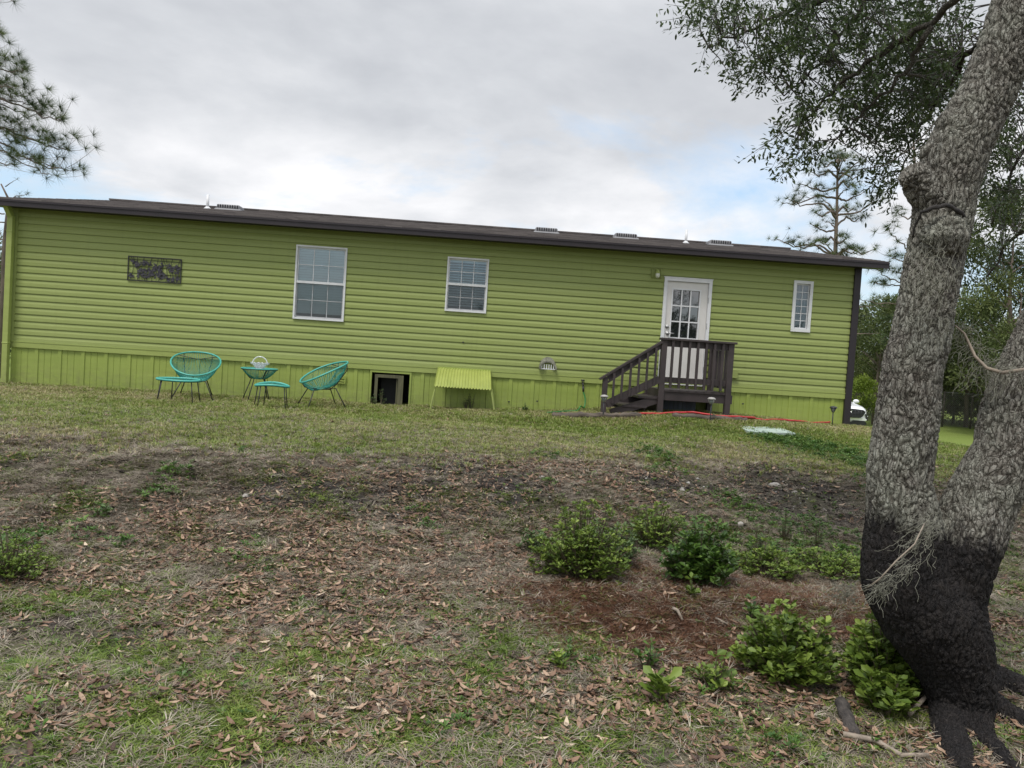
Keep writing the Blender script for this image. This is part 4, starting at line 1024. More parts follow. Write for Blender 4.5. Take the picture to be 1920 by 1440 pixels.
for k in range(3):
    x, y = sample(60000 if k < 2 else 30000, 2.5, 8.8 if k == 2 else 6.8, d_gr, rng); P, F_ = tuftT(8, .034, .0042, .05, 10+k, flat=.5); M_, T_ = slopeT(x, y)
    tint = np.clip(rng.normal(.42, .2, len(x))+(fbm2(x, y, 1.5, 2, 9)-.5)*.5, 0, 1)
    tag(scatter('grass', P, F_, M_, T_, rng.uniform(.6, 1.5, len(x)), tint, M_grass), 'patchy short green grass in the foreground', 'grass', kind='stuff')
for k in range(2):
    x, y = sample(85000, 6.2, 13.2, lambda x, y: d_gr(x, y)*sst(8.0, 8.8, y+shf(x)), rng); P, F_ = tuftT(7, .036, .0062, .06, 20+k); M_, T_ = slopeT(x, y)
    st_ = FT(x, y); tint = np.clip(rng.normal(.62, .18, len(x))+(fbm2(x, y, 1.1, 3, 19)-.5)*.7+st_*.3, 0, 1)
    tag(scatter('grass', P, F_, M_, T_, rng.uniform(.6, 1.35, len(x)), tint, M_grass), 'short mown lawn in front of the house', 'grass', kind='stuff')
def d_st(x, y):
    cl = fbm2(x, y, 3.1, 3, 51); lw = lawnf(x, y)
    return np.clip((.38+FT(x, y)*.8)*sst(.25, .55, cl)*(1-.5*FM(x, y))*(1-.8*FS(x, y))*(1-.5*lw), 0, 1)*notree(x, y)*nohouse(x, y)
for k in range(3):
    x, y = sample((75000, 75000, 110000)[k], (2.5, 2.5, 5.2)[k], (7, 13, 10.2)[k], (lambda x, y: np.clip(d_st(x, y)+.25*(1-FS(x, y)), 0, 1)*notree(x, y)) if k == 2 else d_st, rng); P, F_ = tuftT(7, .042, .0028, .07, 30+k, flat=.9); M_, T_ = slopeT(x, y, .2); T_[:, 2] += .012
    tag(scatter('dry_grass', P, F_, M_, T_, rng.uniform(.5, 1.3, len(x)), np.clip(rng.normal(.5, .22, len(x)), 0, 1), M_straw), 'matted dry grass and straw on the bank', 'dry grass', kind='stuff')
# reddish needles on the mound
M_red_n = tintmat('red_brown_needles', [(0, (.035, .014, .008, 1)), (.4, (.10, .045, .024, 1)), (.8, (.20, .105, .062, 1)), (1, (.34, .24, .17, 1))], .8, .2)
x, y = sample(110000, 4.0, 6.6, lambda x, y: np.clip(FM(x, y)*1.1-.05, 0, 1)*notree(x, y), rng)
P, F_ = tuftT(7, .040, .0022, .05, 44, flat=.85); M_, T_ = slopeT(x, y, .25); T_[:, 2] += .008
tag(scatter('pine_straw', P, F_, M_, T_, rng.uniform(.6, 1.3, len(x)), np.clip(rng.normal(.42, .24, len(x)), 0, 1), M_red_n), 'reddish brown needle mulch on the low mound', 'mulch', kind='stuff')
# small broad leaved weeds
M_weed = tintmat('weed_leaf', [(0, (.030, .075, .014, 1)), (.5, (.070, .15, .022, 1)), (1, (.15, .24, .045, 1))], .45, .4, .2)
def rosT(nl, r_, seed):
    r = random.Random(seed); P = []; F_ = []
    for i in range(nl):
        a = 2*PI*i/nl+r.uniform(-.4, .4); rr_ = r_*r.uniform(.5, 1); z0 = r.uniform(0, .35)*r_; up = r.uniform(.1, .7)*r_; ca, sa = math.cos(a), math.sin(a); w = rr_*.22
        k = len(P); P += [(ca*rr_*.15, sa*rr_*.15, z0), (ca*rr_*.6-sa*w, sa*rr_*.6+ca*w, z0+up*.7), (ca*rr_, sa*rr_, z0+up*.85), (ca*rr_*.6+sa*w, sa*rr_*.6-ca*w, z0+up*.7)]; F_ += [(k, k+3, k+2, k+1)]
    return P, F_
WE = [(30, 1030, 55, 35, 1), (20, 1070, 40, 20, .9), (130, 1012, 40, 14, 1), (175, 1030, 40, 10, .9), (295, 905, 28, 14, 1), (285, 938, 34, 16, .9), (182, 965, 16, 9, .9), (405, 1012, 22, 9, .7), (470, 1032, 30, 10, .7), (440, 1065, 50, 12, .6), (800, 978, 20, 9, .9), (740, 950, 16, 8, .8), (460, 855, 20, 7, .8), (360, 975, 14, 8, .7),
      (1020, 905, 18, 7, .9), (1030, 858, 30, 6, .7), (1230, 855, 40, 12, .9), (1250, 880, 40, 8, .7), (1290, 1000, 90, 30, .7), (1380, 950, 60, 25, .8), (1230, 1000, 40, 40, .9), (1440, 1040, 60, 30, .9), (1560, 1050, 70, 25, 1), (1600, 1010, 40, 30, .7), (1500, 985, 80, 30, .7), (1470, 830, 60, 14, 1), (1540, 850, 70, 20, 1), (1610, 870, 40, 25, 1), (1620, 910, 30, 18, .7), (1860, 1020, 40, 20, .5),
      (240, 1255, 40, 12, .8), (310, 1300, 40, 14, .7), (420, 1330, 40, 16, .8), (760, 1245, 26, 10, .9), (650, 1240, 30, 8, .6), (850, 1390, 60, 20, .7), (1060, 1230, 40, 16, .6), (60, 1380, 60, 30, .7), (80, 1330, 20, 12, .9), (1370, 1330, 60, 30, .6), (1440, 1400, 50, 26, .8), (930, 1180, 20, 8, .5), (700, 1100, 20, 8, .4), (1640, 1400, 40, 20, .6), (340, 880, 30, 8, .5), (620, 850, 20, 5, .6), (520, 828, 30, 6, .5), (130, 850, 20, 5, .5), (1900, 1150, 30, 18, .5), (640, 1180, 20, 10, .6)]
FW = Field(WE)
d_we = lambda x, y: np.clip(FW(x, y)**1.3*.9+(FG(x, y)+.15)*.30*sst(.48, .62, fbm2(x, y, 7, 3, 61))+.035, 0, 1)*notree(x, y)*nohouse(x, y)*(1-.8*lawnf(x, y)*(1-FW(x, y)))
for k in range(3):
    x, y = sample(26000, 2.5, 12.6, d_we, rng); P, F_ = rosT(9, .05, 70+k); M_, T_ = slopeT(x, y, .25); fw_v = FW(x, y)
    T_[:, 2] += rng.random(len(x))*(.01+.07*fw_v); sc = rng.uniform(.4, 1.05, len(x))*(.75+.35*fw_v)
    tag(scatter('ground_cover', P, F_, M_, T_, sc, np.clip(rng.normal(.5, .25, len(x)), 0, 1), M_weed), 'low leafy green weeds growing in clumps', 'weeds', kind='stuff')
# gravel specks
x, y = sample(20000, 4, 10.5, lambda x, y: np.clip(FS(x, y)*.5*sst(.45, .6, fbm2(x, y, 4, 2, 66))+.006, 0, 1), rng)
P = [(1, 0, 0), (0, 1, 0), (-1, 0, 0), (0, -1, 0), (0, 0, .7), (0, 0, -.5)]; F_ = [(0, 1, 4), (1, 2, 4), (2, 3, 4), (3, 0, 4), (1, 0, 5), (2, 1, 5), (3, 2, 5), (0, 3, 5)]
M_, T_ = slopeT(x, y, .4); T_[:, 2] += .004
tag(scatter('gravel', P, F_, M_, T_, rng.gamma(2, .0035, len(x))+.003, np.clip(rng.normal(.5, .25, len(x)), 0, 1), tintmat('gravel_stone', [(0, (.16, .15, .14, 1)), (1, (.55, .53, .50, 1))], .9, .2)), 'small pale gravel in the dark soil of the bank', 'gravel', kind='stuff')
x, y = sample(60000, 3, 10, lambda x, y: np.clip(.10+FS(x, y)*1.1, 0, 1)*notree(x, y)*(1-lawnf(x, y)), rng)
M_, T_ = slopeT(x, y, .5); T_[:, 2] += .003
tag(scatter('soil_crumbs', P, F_, M_, T_, rng.gamma(2, .0042, len(x))+.003, np.clip(rng.normal(.4, .25, len(x)), 0, 1), tintmat('soil_crumb', [(0, (.016, .014, .013, 1)), (.6, (.055, .046, .040, 1)), (1, (.16, .13, .105, 1))], .95, .1)), 'dark crumbled soil clods on the bank face', 'soil', kind='stuff')
# fine twigs
x, y = sample(1500, 2.6, 9, lambda x, y: np.clip(.3+FL(x, y), 0, 1)*notree(x, y), rng)
P = [(-.012, -1, 0), (.012, -1, 0), (.010, 0, .05), (-.010, 0, .05), (.006, 1, 0), (-.006, 1, 0)]; M_, T_ = lay(x, y, .2); T_[:, 2] += .02
tag(scatter('twigs', P, [(0, 1, 2, 3), (3, 2, 4, 5)], M_, T_, rng.uniform(.03, .11, len(x)), rng.random(len(x)), tintmat('twig_bark', [(0, (.10, .07, .05, 1)), (1, (.40, .34, .27, 1))], .9, .2)), 'thin fallen twigs among the dead leaves', 'twigs', kind='stuff')

# ------------------------------------------------------------------ bushes
M_bushA = tintmat('bush_leaf_light', [(0, (.045, .085, .012, 1)), (.5, (.125, .19, .028, 1)), (1, (.27, .35, .065, 1))], .5, .35, .22)
M_bushB = tintmat('bush_leaf_dark', [(0, (.026, .062, .012, 1)), (.5, (.065, .130, .020, 1)), (1, (.15, .24, .045, 1))], .4, .45, .2)
M_bushC = tintmat('bush_leaf_grey', [(0, (.040, .075, .025, 1)), (.5, (.085, .14, .045, 1)), (1, (.16, .22, .075, 1))], .5, .4, .2)
M_stem = simple('green_brown_stem', (.12, .10, .06), (.07, .055, .035), .8, 30, .2)
LFV = [(0, 0, 0), (-.13, .35, .03), (-.24, .72, .05), (0, 1, -.02), (.24, .72, .05), (.13, .35, .03), (0, .36, -.015), (0, .72, -.01)]
LFF = [(0, 6, 6, 1)]
LFF = [(0, 6, 7, 1), (1, 7, 3, 2), (0, 5, 7, 6), (5, 4, 3, 7)]
def bush(name, base, R, Hh, nst, nw, leaf, mat, label, cat='bush', group=None, seed=1, lean=(0, 0), whorl=8, lo=.25):
    r = np.random.default_rng(seed); e = empty(name, base, 0, label, cat, group); m = MB(); T = []; D = []; tn = []; scs = []
    for i in range(nst):
        a = r.uniform(0, 2*PI); q = math.sqrt(r.uniform(0, 1)); ex_, ey_ = R*q*math.cos(a)+lean[0], R*q*math.sin(a)*.9+lean[1]; hh = Hh*(1-.55*q*q)*r.uniform(.45, 1.15)*(1+.25*math.sin(a*3+seed)); ex_ *= 1+.22*math.sin(a*2+seed*2); ey_ *= 1+.22*math.cos(a*3+seed)
        p0 = np.array([ex_*.15, ey_*.15, -.02]); p1 = np.array([ex_*.7, ey_*.7, hh*.55]); p2 = np.array([ex_, ey_, hh])
        pts_ = [(1-t_)**2*p0+2*t_*(1-t_)*p1+t_*t_*p2 for t_ in np.linspace(0, 1, 6)]; m.tube(pts_, [.006, .005, .0045, .004, .003, .002], 5, cap=False)
        for w in range(nw):
            t_ = lo+(1-lo)*(w+1)/nw if nw > 1 else 1.0; c = (1-t_)**2*p0+2*t_*(1-t_)*p1+t_*t_*p2
            if w < nw-1: c = c+r.normal(size=3)*R*.10; c[2] = max(c[2], .02)
            nl = whorl if w == nw-1 else max(4, whorl-2); br = r.normal(0, .16)
            for j in range(nl):
                b = 2*PI*j/nl+r.uniform(-.35, .35); up = r.uniform(.1, .95); T.append(c+r.normal(size=3)*leaf*.12); D.append([math.cos(b), math.sin(b), up]); scs.append(leaf*r.uniform(.6, 1.15)); tn.append(.45+br+r.normal()*.14+.18*(t_-.6))
    m.build('stems', M_stem, e, True)
    M_ = upmat(np.array(D)); scatter('foliage', LFV, LFF, M_, np.array(T), np.array(scs), np.clip(tn, 0, 1), mat, e, True)
    return e
bush('bush', og(1088, 1078), .31, .43, 210, 5, .034, M_bushA, 'largest rounded bush, left of the dark green one on the bank', seed=1, group='leafy bushes on the bank')
bush('bush', og(1120, 1060)+Vector((.1, .1, 0)), .24, .36, 80, 5, .034, M_bushC, 'greyish green bush grown into the right side of the largest bush', seed=2, group='leafy bushes on the bank')
bush('bush', og(1308, 1088), .27, .36, 130, 4, .058, M_bushB, 'dark green big leaved bush in the middle of the bank', seed=3, group='leafy bushes on the bank')
bush('bush', og(1225, 1020), .26, .30, 70, 4, .036, M_bushA, 'loose pale bush behind and between the two rounded bushes', seed=4, group='leafy bushes on the bank')
bush('bush', og(1430, 1070), .33, .20, 90, 3, .038, M_bushA, 'low spreading bush right of the dark green bush', seed=5, group='leafy bushes on the bank')
bush('bush', og(1560, 1072), .36, .19, 100, 3, .036, M_bushA, 'low spreading bush touching the left side of the oak trunk', seed=6, group='leafy bushes on the bank')
bush('bush', og(1010, 1030), .14, .16, 26, 3, .036, M_bushC, 'small sprig at the left edge of the largest bush', seed=16, group='leafy bushes on the bank')
bush('bush', og(18, 1075), .22, .22, 70, 4, .026, M_bushA, 'leafy green weed clump cut by the left edge of the photo', seed=7, group='leafy bushes on the bank')
bush('bush', og(1475, 1275), .25, .31, 120, 4, .056, M_bushA, 'yellow green big leaved bush, left of the two under the oak', seed=8, group='bushes under the oak')
bush('bush', og(1655, 1275)+Vector((.0, -.06, 0)), .25, .41, 125, 4, .058, M_bushA, 'taller green bush against the black base of the oak', seed=9, group='bushes under the oak')
bush('bush', og(1655, 1330), .14, .18, 30, 3, .066, M_bushA, 'small bright leafy clump in front of the taller bush under the oak', seed=12, group='bushes under the oak')
for i, (u, v, R_, h_, ns, lf, mt, lb) in enumerate(((1405, 1155, .055, .11, 7, .05, M_bushB, 'seedling with dark leaves alone on the brown mound'), (1238, 1322, .05, .11, 4, .10, M_bushA, 'upright single rosette seedling in front of the mound'), (1215, 1265, .07, .16, 8, .045, M_bushB, 'thin tall seedling at the front edge of the mound'),
        (1340, 1295, .10, .15, 11, .055, M_bushA, 'yellowish seedling right of the upright rosette'), (1297, 1115, .03, .10, 4, .05, M_bushA, 'pale seedling just below the dark green bush'), (1045, 1262, .06, .07, 7, .04, M_bushA, 'small tuft of leaves left of the mound'),
        (1485, 1285, .08, .09, 6, .08, M_bushA, 'bright rosette below the bush under the oak'), (185, 968, .08, .09, 12, .035, M_bushB, 'small green weed below the left crest of the bank'), (805, 985, .09, .08, 14, .03, M_bushB, 'small green weed clump left of the largest bush'))):
    bush('seedling', og(u, v), R_, h_, ns, 2, lf, mt, lb, 'seedling', 'seedlings on the mound and bank', seed=30+i, whorl=6)

# ------------------------------------------------------------------ big oak
D0 = TB.y
def bark_mesh(tubes, vox, name, mat, parent, amp=.016, smooth_it=6, cell=(25, 25, 9)):
    m = MB()
    for P, r in tubes: m.tube(P, r, 20)
    o = m.build('tmp', mat); rm = o.modifiers.new('r', 'REMESH'); rm.mode = 'VOXEL'; rm.voxel_size = vox
    sm = o.modifiers.new('s', 'SMOOTH'); sm.iterations = smooth_it; sm.factor = .5
    dg = bpy.context.evaluated_depsgraph_get(); me = bpy.data.meshes.new_from_object(o.evaluated_get(dg)); bpy.data.objects.remove(o)
    n = len(me.vertices); co = np.zeros(n*3, np.float32); me.vertices.foreach_get('co', co); co = co.reshape(-1, 3).astype(float); nr = np.zeros(n*3, np.float32); me.vertices.foreach_get('normal', nr); nr = nr.reshape(-1, 3)
    W_ = co+np.stack([vnoise(co*9, 3), vnoise(co*9+7, 4), vnoise(co*9+13, 5)], 1)*.07+np.stack([vnoise(co*34, 13), vnoise(co*34+7, 14), vnoise(co*34+13, 15)], 1)*.022
    f1, f2 = worley(W_*np.array(cell)); q_ = co+np.stack([fbm(co*11, 2, 3), fbm(co*11+7, 2, 4), fbm(co*6+13, 2, 5)], 1)*np.array([.11, .11, .16]); nA = np.abs(2*vnoise(q_*np.array([24, 24, 6.5]), 50)-1); nB = np.abs(2*vnoise(q_*np.array([27, 27, 9])+9, 51)-1); nC = np.abs(2*vnoise(q_*np.array([17, 17, 26])+3, 52)-1)
    f1, f2 = worley(W_*np.array([35, 35, 9.5])); e_ = sst(0, .24, f2-f1)*(.55+.45*sst(0, .2, nA)); g1, g2 = worley(W_*np.array([50, 50, 26])+5, 9); e2 = sst(0, .35, g2-g1); rough_ = fbm(co*np.array([70, 70, 40]), 2, 88)
    big = fbm(co*5, 3, 8)-.5; hgt = e_*.60+e2*e_*.20+rough_*.30*(.3+.7*e_)
    co = co+nr*((hgt-.6)*amp*(.6+.8*vnoise(co*3, 77)))[:, None]+nr*(big*.018)[:, None]
    me.vertices.foreach_set('co', co.astype(np.float32).ravel())
    a = me.attributes.new('plate', 'FLOAT', 'POINT'); a.data.foreach_set('value', hgt.astype(np.float32))
    me.update(); me.polygons.foreach_set('use_smooth', np.ones(len(me.polygons), bool))
    if not me.materials: me.materials.append(mat)
    ob = bpy.data.objects.new(name, me); COL.objects.link(ob); ob.parent = parent; return ob
def path(lst, dfun):
    P = []; r = []
    for (u, v, w) in lst:
        d = dfun(v); P.append(at(u, v, d)); r.append(w*d/FPX)
    # refine (Catmull-Rom)
    Q = []; R_ = []
    for i in range(len(P)-1):
        p0, p1, p2, p3 = P[max(i-1, 0)], P[i], P[i+1], P[min(i+2, len(P)-1)]; k = max(2, int((p2-p1).length/.05))
        for j in range(k):
            t_ = j/k; Q.append(.5*((2*p1)+(p2-p0)*t_+(2*p0-5*p1+4*p2-p3)*t_*t_+(3*p1-p0-3*p2+p3)*t_**3)); R_.append(r[i]*(1-t_)+r[i+1]*t_)
    Q.append(P[-1]); R_.append(r[-1]); return Q, R_
zpaint = (at(1695, 972, D0).z, at(1850, 1015, D0).z)
t = NT('oak_bark'); v = t.coord('Object'); vs_ = t.coord('Object', (1, 1, .35))
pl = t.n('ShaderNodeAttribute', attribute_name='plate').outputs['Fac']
n1 = t.noise(vs_, 60, 5, .65); n2 = t.noise(v, 7, 4); n3 = t.noise(v, 220, 3)
g_ = t.ramp(n1, [(.25, (.085, .078, .068, 1)), (.5, (.20, .185, .162, 1)), (.78, (.36, .345, .305, 1))])
g_ = t.mix(t.math('MULTIPLY', t.math('SUBTRACT', n2, .45, True), 2.2, True), g_, (.30, .30, .255, 1), 'MIX')
wv_ = t.n('ShaderNodeVectorMath', operation='MULTIPLY_ADD'); nn_ = t.n('ShaderNodeTexNoise', _Scale=9.0, _Detail=4.0); t.l(v, nn_.inputs['Vector']); t.l(nn_.outputs['Color'], wv_.inputs[0]); wv_.inputs[1].default_value = (.09, .09, .09); t.l(v, wv_.inputs[2])
mp_ = t.n('ShaderNodeMapping'); mp_.inputs['Scale'].default_value = (1, 1, .22); t.l(wv_.outputs[0], mp_.inputs['Vector'])
vo_ = t.n('ShaderNodeTexVoronoi', _Scale=62.0, feature='DISTANCE_TO_EDGE'); t.l(mp_.outputs[0], vo_.inputs['Vector']); fis = t.ramp(vo_.outputs['Distance'], [(.0, (0, 0, 0, 1)), (.16, (1, 1, 1, 1))])
g_ = t.mix(.8, g_, t.ramp(fis, [(0, (.42, .39, .36, 1)), (1, (1, 1, 1, 1))]), 'MULTIPLY')
g_ = t.mix(t.math('MULTIPLY', t.math('SUBTRACT', t.noise(v, 34, 4, .7), .54, True), 3.0, True), g_, (.46, .47, .42, 1))
g_ = t.mix(t.math('MULTIPLY', t.math('SUBTRACT', t.noise(v, 3.2, 5, .65), .46, True), 3.2, True), g_, t.mix(.6, g_, (.36, .38, .31, 1)))
g_ = t.mix(t.math('MULTIPLY', t.math('SUBTRACT', t.noise(v, 1.9, 4, .6), .50, True), 3.0, True), g_, t.mix(.5, g_, (.10, .085, .065, 1)))
crv = t.ramp(pl, [(.05, (.30, .28, .26, 1)), (.55, (1, 1, 1, 1))]); g_ = t.mix(.9, g_, crv, 'MULTIPLY')  # recess darkening painted into the bark colour, following plate height
blk = t.ramp(n1, [(.3, (.007, .007, .008, 1)), (.7, (.034, .030, .029, 1))])
blk = t.mix(t.math('MULTIPLY', t.math('SUBTRACT', n3, .60, True), 1.2, True), blk, (.12, .11, .10, 1))
blk = t.mix(t.math('MULTIPLY', t.math('SUBTRACT', t.noise(v, 14, 5, .7), .46, True), 1.6, True), blk, (.052, .042, .036, 1))
sep = t.n('ShaderNodeSeparateXYZ'); t.l(v, sep.inputs[0])
sk_ = t.noise(t.coord('Object', (1, 1, .18)), 26, 3)
zz = t.math('ADD', sep.outputs[2], t.math('MULTIPLY', t.math('SUBTRACT', n1, .5), .12)); zz = t.math('ADD', zz, t.math('MULTIPLY', t.math('SUBTRACT', n2, .5), .12)); zz = t.math('ADD', zz, t.math('MULTIPLY', t.math('SUBTRACT', sk_, .5), .20)); zz = t.math('ADD', zz, t.math('MULTIPLY', sep.outputs[0], .17))
zlim = (zpaint[0]+zpaint[1])/2
fac = t.n('ShaderNodeMapRange', clamp=True); t.l(zz, fac.inputs[0]); fac.inputs[1].default_value = zlim-.018; fac.inputs[2].default_value = zlim+.018
c = t.mix(fac.outputs[0], blk, g_); t.base(c); t.p(Roughness=.9); t.b.inputs['Specular IOR Level'].default_value = .25
t.bump(t.math('ADD', t.math('MULTIPLY', fis, 1.2), t.math('ADD', n1, t.math('MULTIPLY', n3, .5))), .8, .010); M_bark = t.m
print('paint z', zpaint)
oak = empty('oak_tree', TB, 0, 'big twin trunked oak in the foreground, grey bark above a black painted base', 'tree')
lt = [(1806, 1420, 40), (1800, 1320, 54), (1779, 1222, 78), (1742, 1150, 92), (1704, 1085, 82), (1697, 1000, 70), (1686, 900, 56), (1699, 800, 56), (1708, 700, 52), (1722, 650, 51), (1739, 560, 50), (1752, 484, 50), (1766, 412, 52), (1775, 360, 53), (1788, 300, 56), (1810, 250, 53), (1850, 177, 50), (1880, 106, 50), (1925, 0, 55), (1985, -110, 52), (2060, -260, 45), (2130, -420, 36)]
rt = [(1812, 1400, 40), (1810, 1300, 50), (1796, 1200, 58), (1786, 1130, 54), (1796, 1065, 60), (1812, 1010, 64), (1838, 940, 60), (1868, 885, 59), (1889, 850, 60), (1915, 773, 68), (1942, 700, 64), (1985, 600, 60), (2040, 480, 56), (2100, 340, 50), (2160, 180, 42), (2210, 20, 34), (2250, -140, 26), (2300, -320, 18), (2330, -480, 10)]
roots = [([(1800, 1300, 50), (1848, 1268, 40), (1905, 1290, 34), (1990, 1335, 28), (2080, 1370, 18)], 0), ([(1780, 1310, 38), (1782, 1370, 32), (1800, 1430, 30), (1830, 1500, 24)], 0),
         ([(1815, 1330, 34), (1845, 1390, 22), (1890, 1440, 20), (1940, 1500, 16)], 0), ([(1820, 1310, 34), (1880, 1335, 26), (1940, 1365, 24), (2020, 1420, 18)], 0), ([(1770, 1270, 46), (1715, 1235, 26), (1670, 1215, 10)], 0)]
tubes = [path(lt, lambda v: D0+.02), path(rt, lambda v: D0-.02+max(0, (1000-v))*.0003)]
for rl, _ in roots:
    P = []; r = []
    for i, (u, v, w) in enumerate(rl):
        g0 = og(u, v); d = (g0-CAM).dot(Fw); rr_ = w*d/FPX; g0.z += rr_*(-.12-.10*i if i else .4); P.append(g0); r.append(rr_)
    Q = []; R_ = []
    for i in range(len(P)-1):
        for j in range(6): Q.append(P[i].lerp(P[i+1], j/6)); R_.append(r[i]+(r[i+1]-r[i])*j/6)
    Q.append(P[-1]); R_.append(r[-1]); tubes.append((Q, R_))
# knot, cut stub and burls
def lump(u, v, w, dd, k=1): c = at(u, v, D0+dd); r = w*D0/FPX; return ([c+Vector((0, 0, -r*.5)), c, c+Vector((0, 0, r*.5))], [r*.6, r, r*.6])
tubes += [([at(1766, 475, D0-.06), at(1768, 445, D0-.075), at(1772, 415, D0-.065)], [.085, .112, .085])]
tubes += [([at(1775, 395, D0), at(1728, 345, D0), at(1704, 320, D0-.02)], [.12, .085, .058]), ([at(1790, 330, D0+.02), at(1752, 285, D0+.03), at(1728, 284, D0+.02)], [.11, .065, .03]), ([at(1800, 240, D0), at(1762, 228, D0)], [.12, .05])]
# rebase to the tree's own origin
tubes = [([p-TB for p in P], r) for P, r in tubes]
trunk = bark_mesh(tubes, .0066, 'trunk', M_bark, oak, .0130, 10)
zlim_l = zlim-TB.z-.02; fac.inputs[1].default_value = zlim_l-.05; fac.inputs[2].default_value = zlim_l+.045
# shade under the bark overhang, put in as a dark tube over the healed cut
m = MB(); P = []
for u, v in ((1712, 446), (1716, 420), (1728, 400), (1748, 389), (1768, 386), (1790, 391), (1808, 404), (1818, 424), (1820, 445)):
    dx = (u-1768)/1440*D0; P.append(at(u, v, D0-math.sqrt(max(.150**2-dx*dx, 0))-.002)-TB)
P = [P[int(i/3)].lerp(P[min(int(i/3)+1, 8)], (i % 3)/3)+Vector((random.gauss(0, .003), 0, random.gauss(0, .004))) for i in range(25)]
m.tube(P, [.003+.008*math.sin(PI*i/24)*random.uniform(.5, 1.3) for i in range(25)], 7); m.build('collar_shade', simple('overhang_shade', (.05, .045, .042), (.02, .018, .018), .95, 30, .8, 40, .01), oak, True)
# limbs
limbs = [[(1900, -60, 4.5, .045), (1830, -30, 4.7, .028), (1740, 45, 5.0, .019), (1640, 105, 5.3, .02), (1560, 170, 5.5, .012), (1500, 230, 5.6, .006)],
         [(1960, -140, 4.6, .06), (1800, -90, 5.1, .04), (1640, -30, 5.6, .028), (1500, 10, 6.0, .018), (1400, 60, 6.1, .010), (1330, 90, 6.1, .005)],
         [(1740, 60, 5.0, .02), (1700, 130, 5.2, .014), (1620, 210, 5.4, .009), (1570, 260, 5.5, .005)],
         [(1640, -30, 5.6, .02), (1580, 60, 5.6, .014), (1540, 120, 5.7, .01), (1470, 180, 5.8, .005)],
         [(1900, -30, 4.9, .04), (1850, 60, 5.4, .03), (1790, 140, 6.0, .02), (1720, 240, 6.4, .012), (1690, 320, 6.5, .006)],
         [(1985, -110, 4.7, .05), (1990, 60, 5.6, .035), (1960, 200, 6.2, .02), (1900, 320, 6.6, .012), (1860, 420, 6.8, .006)],
         [(2040, 300, 5.0, .04), (1980, 380, 6.0, .025), (1900, 440, 6.8, .015), (1850, 520, 7.0, .006)]]
m = MB(); LP = []
for lb in limbs:
    P = [at(u, v, d)-TB for u, v, d, r in lb]; rr_ = [k[3] for k in lb]; Q = []; R_ = []
    for i in range(len(P)-1):
        for j in range(5):
            q = P[i].lerp(P[i+1], j/5)+Vector(np.random.normal(0, .012, 3)); Q.append(q); R_.append(rr_[i]+(rr_[i+1]-rr_[i])*j/5)
    Q.append(P[-1]); R_.append(rr_[-1]); m.tube(Q, R_, 8); LP += Q
LPn = np.array(LP)
# sprays of leaves: pixel ellipses only choose where in the air they hang
SP = [(1330, 25, 45, 40, 26, 5.9, 6.4), (1400, 60, 60, 60, 44, 5.7, 6.6), (1370, 130, 12, 22, 4, 5.9, 6.1), (1470, 50, 60, 60, 48, 5.5, 6.5), (1550, 40, 70, 60, 60, 5.3, 6.5), (1650, 40, 70, 60, 70, 5.0, 6.6), (1750, 50, 80, 70, 90, 5.0, 6.8), (1430, 120, 30, 40, 14, 5.7, 6.2), (1520, 130, 60, 50, 34, 5.4, 6.2), (1600, 140, 60, 40, 34, 5.3, 6.4),
      (1500, 215, 40, 28, 14, 5.4, 5.8), (1460, 258, 18, 12, 5, 5.5, 5.7), (1530, 270, 45, 14, 11, 5.4, 5.8), (1485, 290, 10, 10, 3, 5.5, 5.6), (1590, 200, 50, 30, 16, 5.3, 6.0), (1700, 130, 80, 50, 70, 5.2, 6.8), (1780, 150, 50, 60, 60, 5.4, 6.8), (1680, 210, 60, 40, 44, 5.6, 6.8), (1710, 265, 45, 30, 26, 5.8, 6.8), (1655, 295, 35, 20, 9, 5.6, 6.4), (1665, 350, 30, 20, 9, 5.8, 6.4), (1640, 240, 30, 30, 10, 5.6, 6.2),
      (1900, 240, 60, 60, 60, 5.8, 7.4), (1880, 330, 60, 60, 60, 6.0, 7.4), (1905, 420, 45, 60, 30, 6.4, 7.6), (1900, 150, 50, 60, 40, 5.8, 7.0), (1860, 490, 20, 30, 6, 6.8, 7.4)]
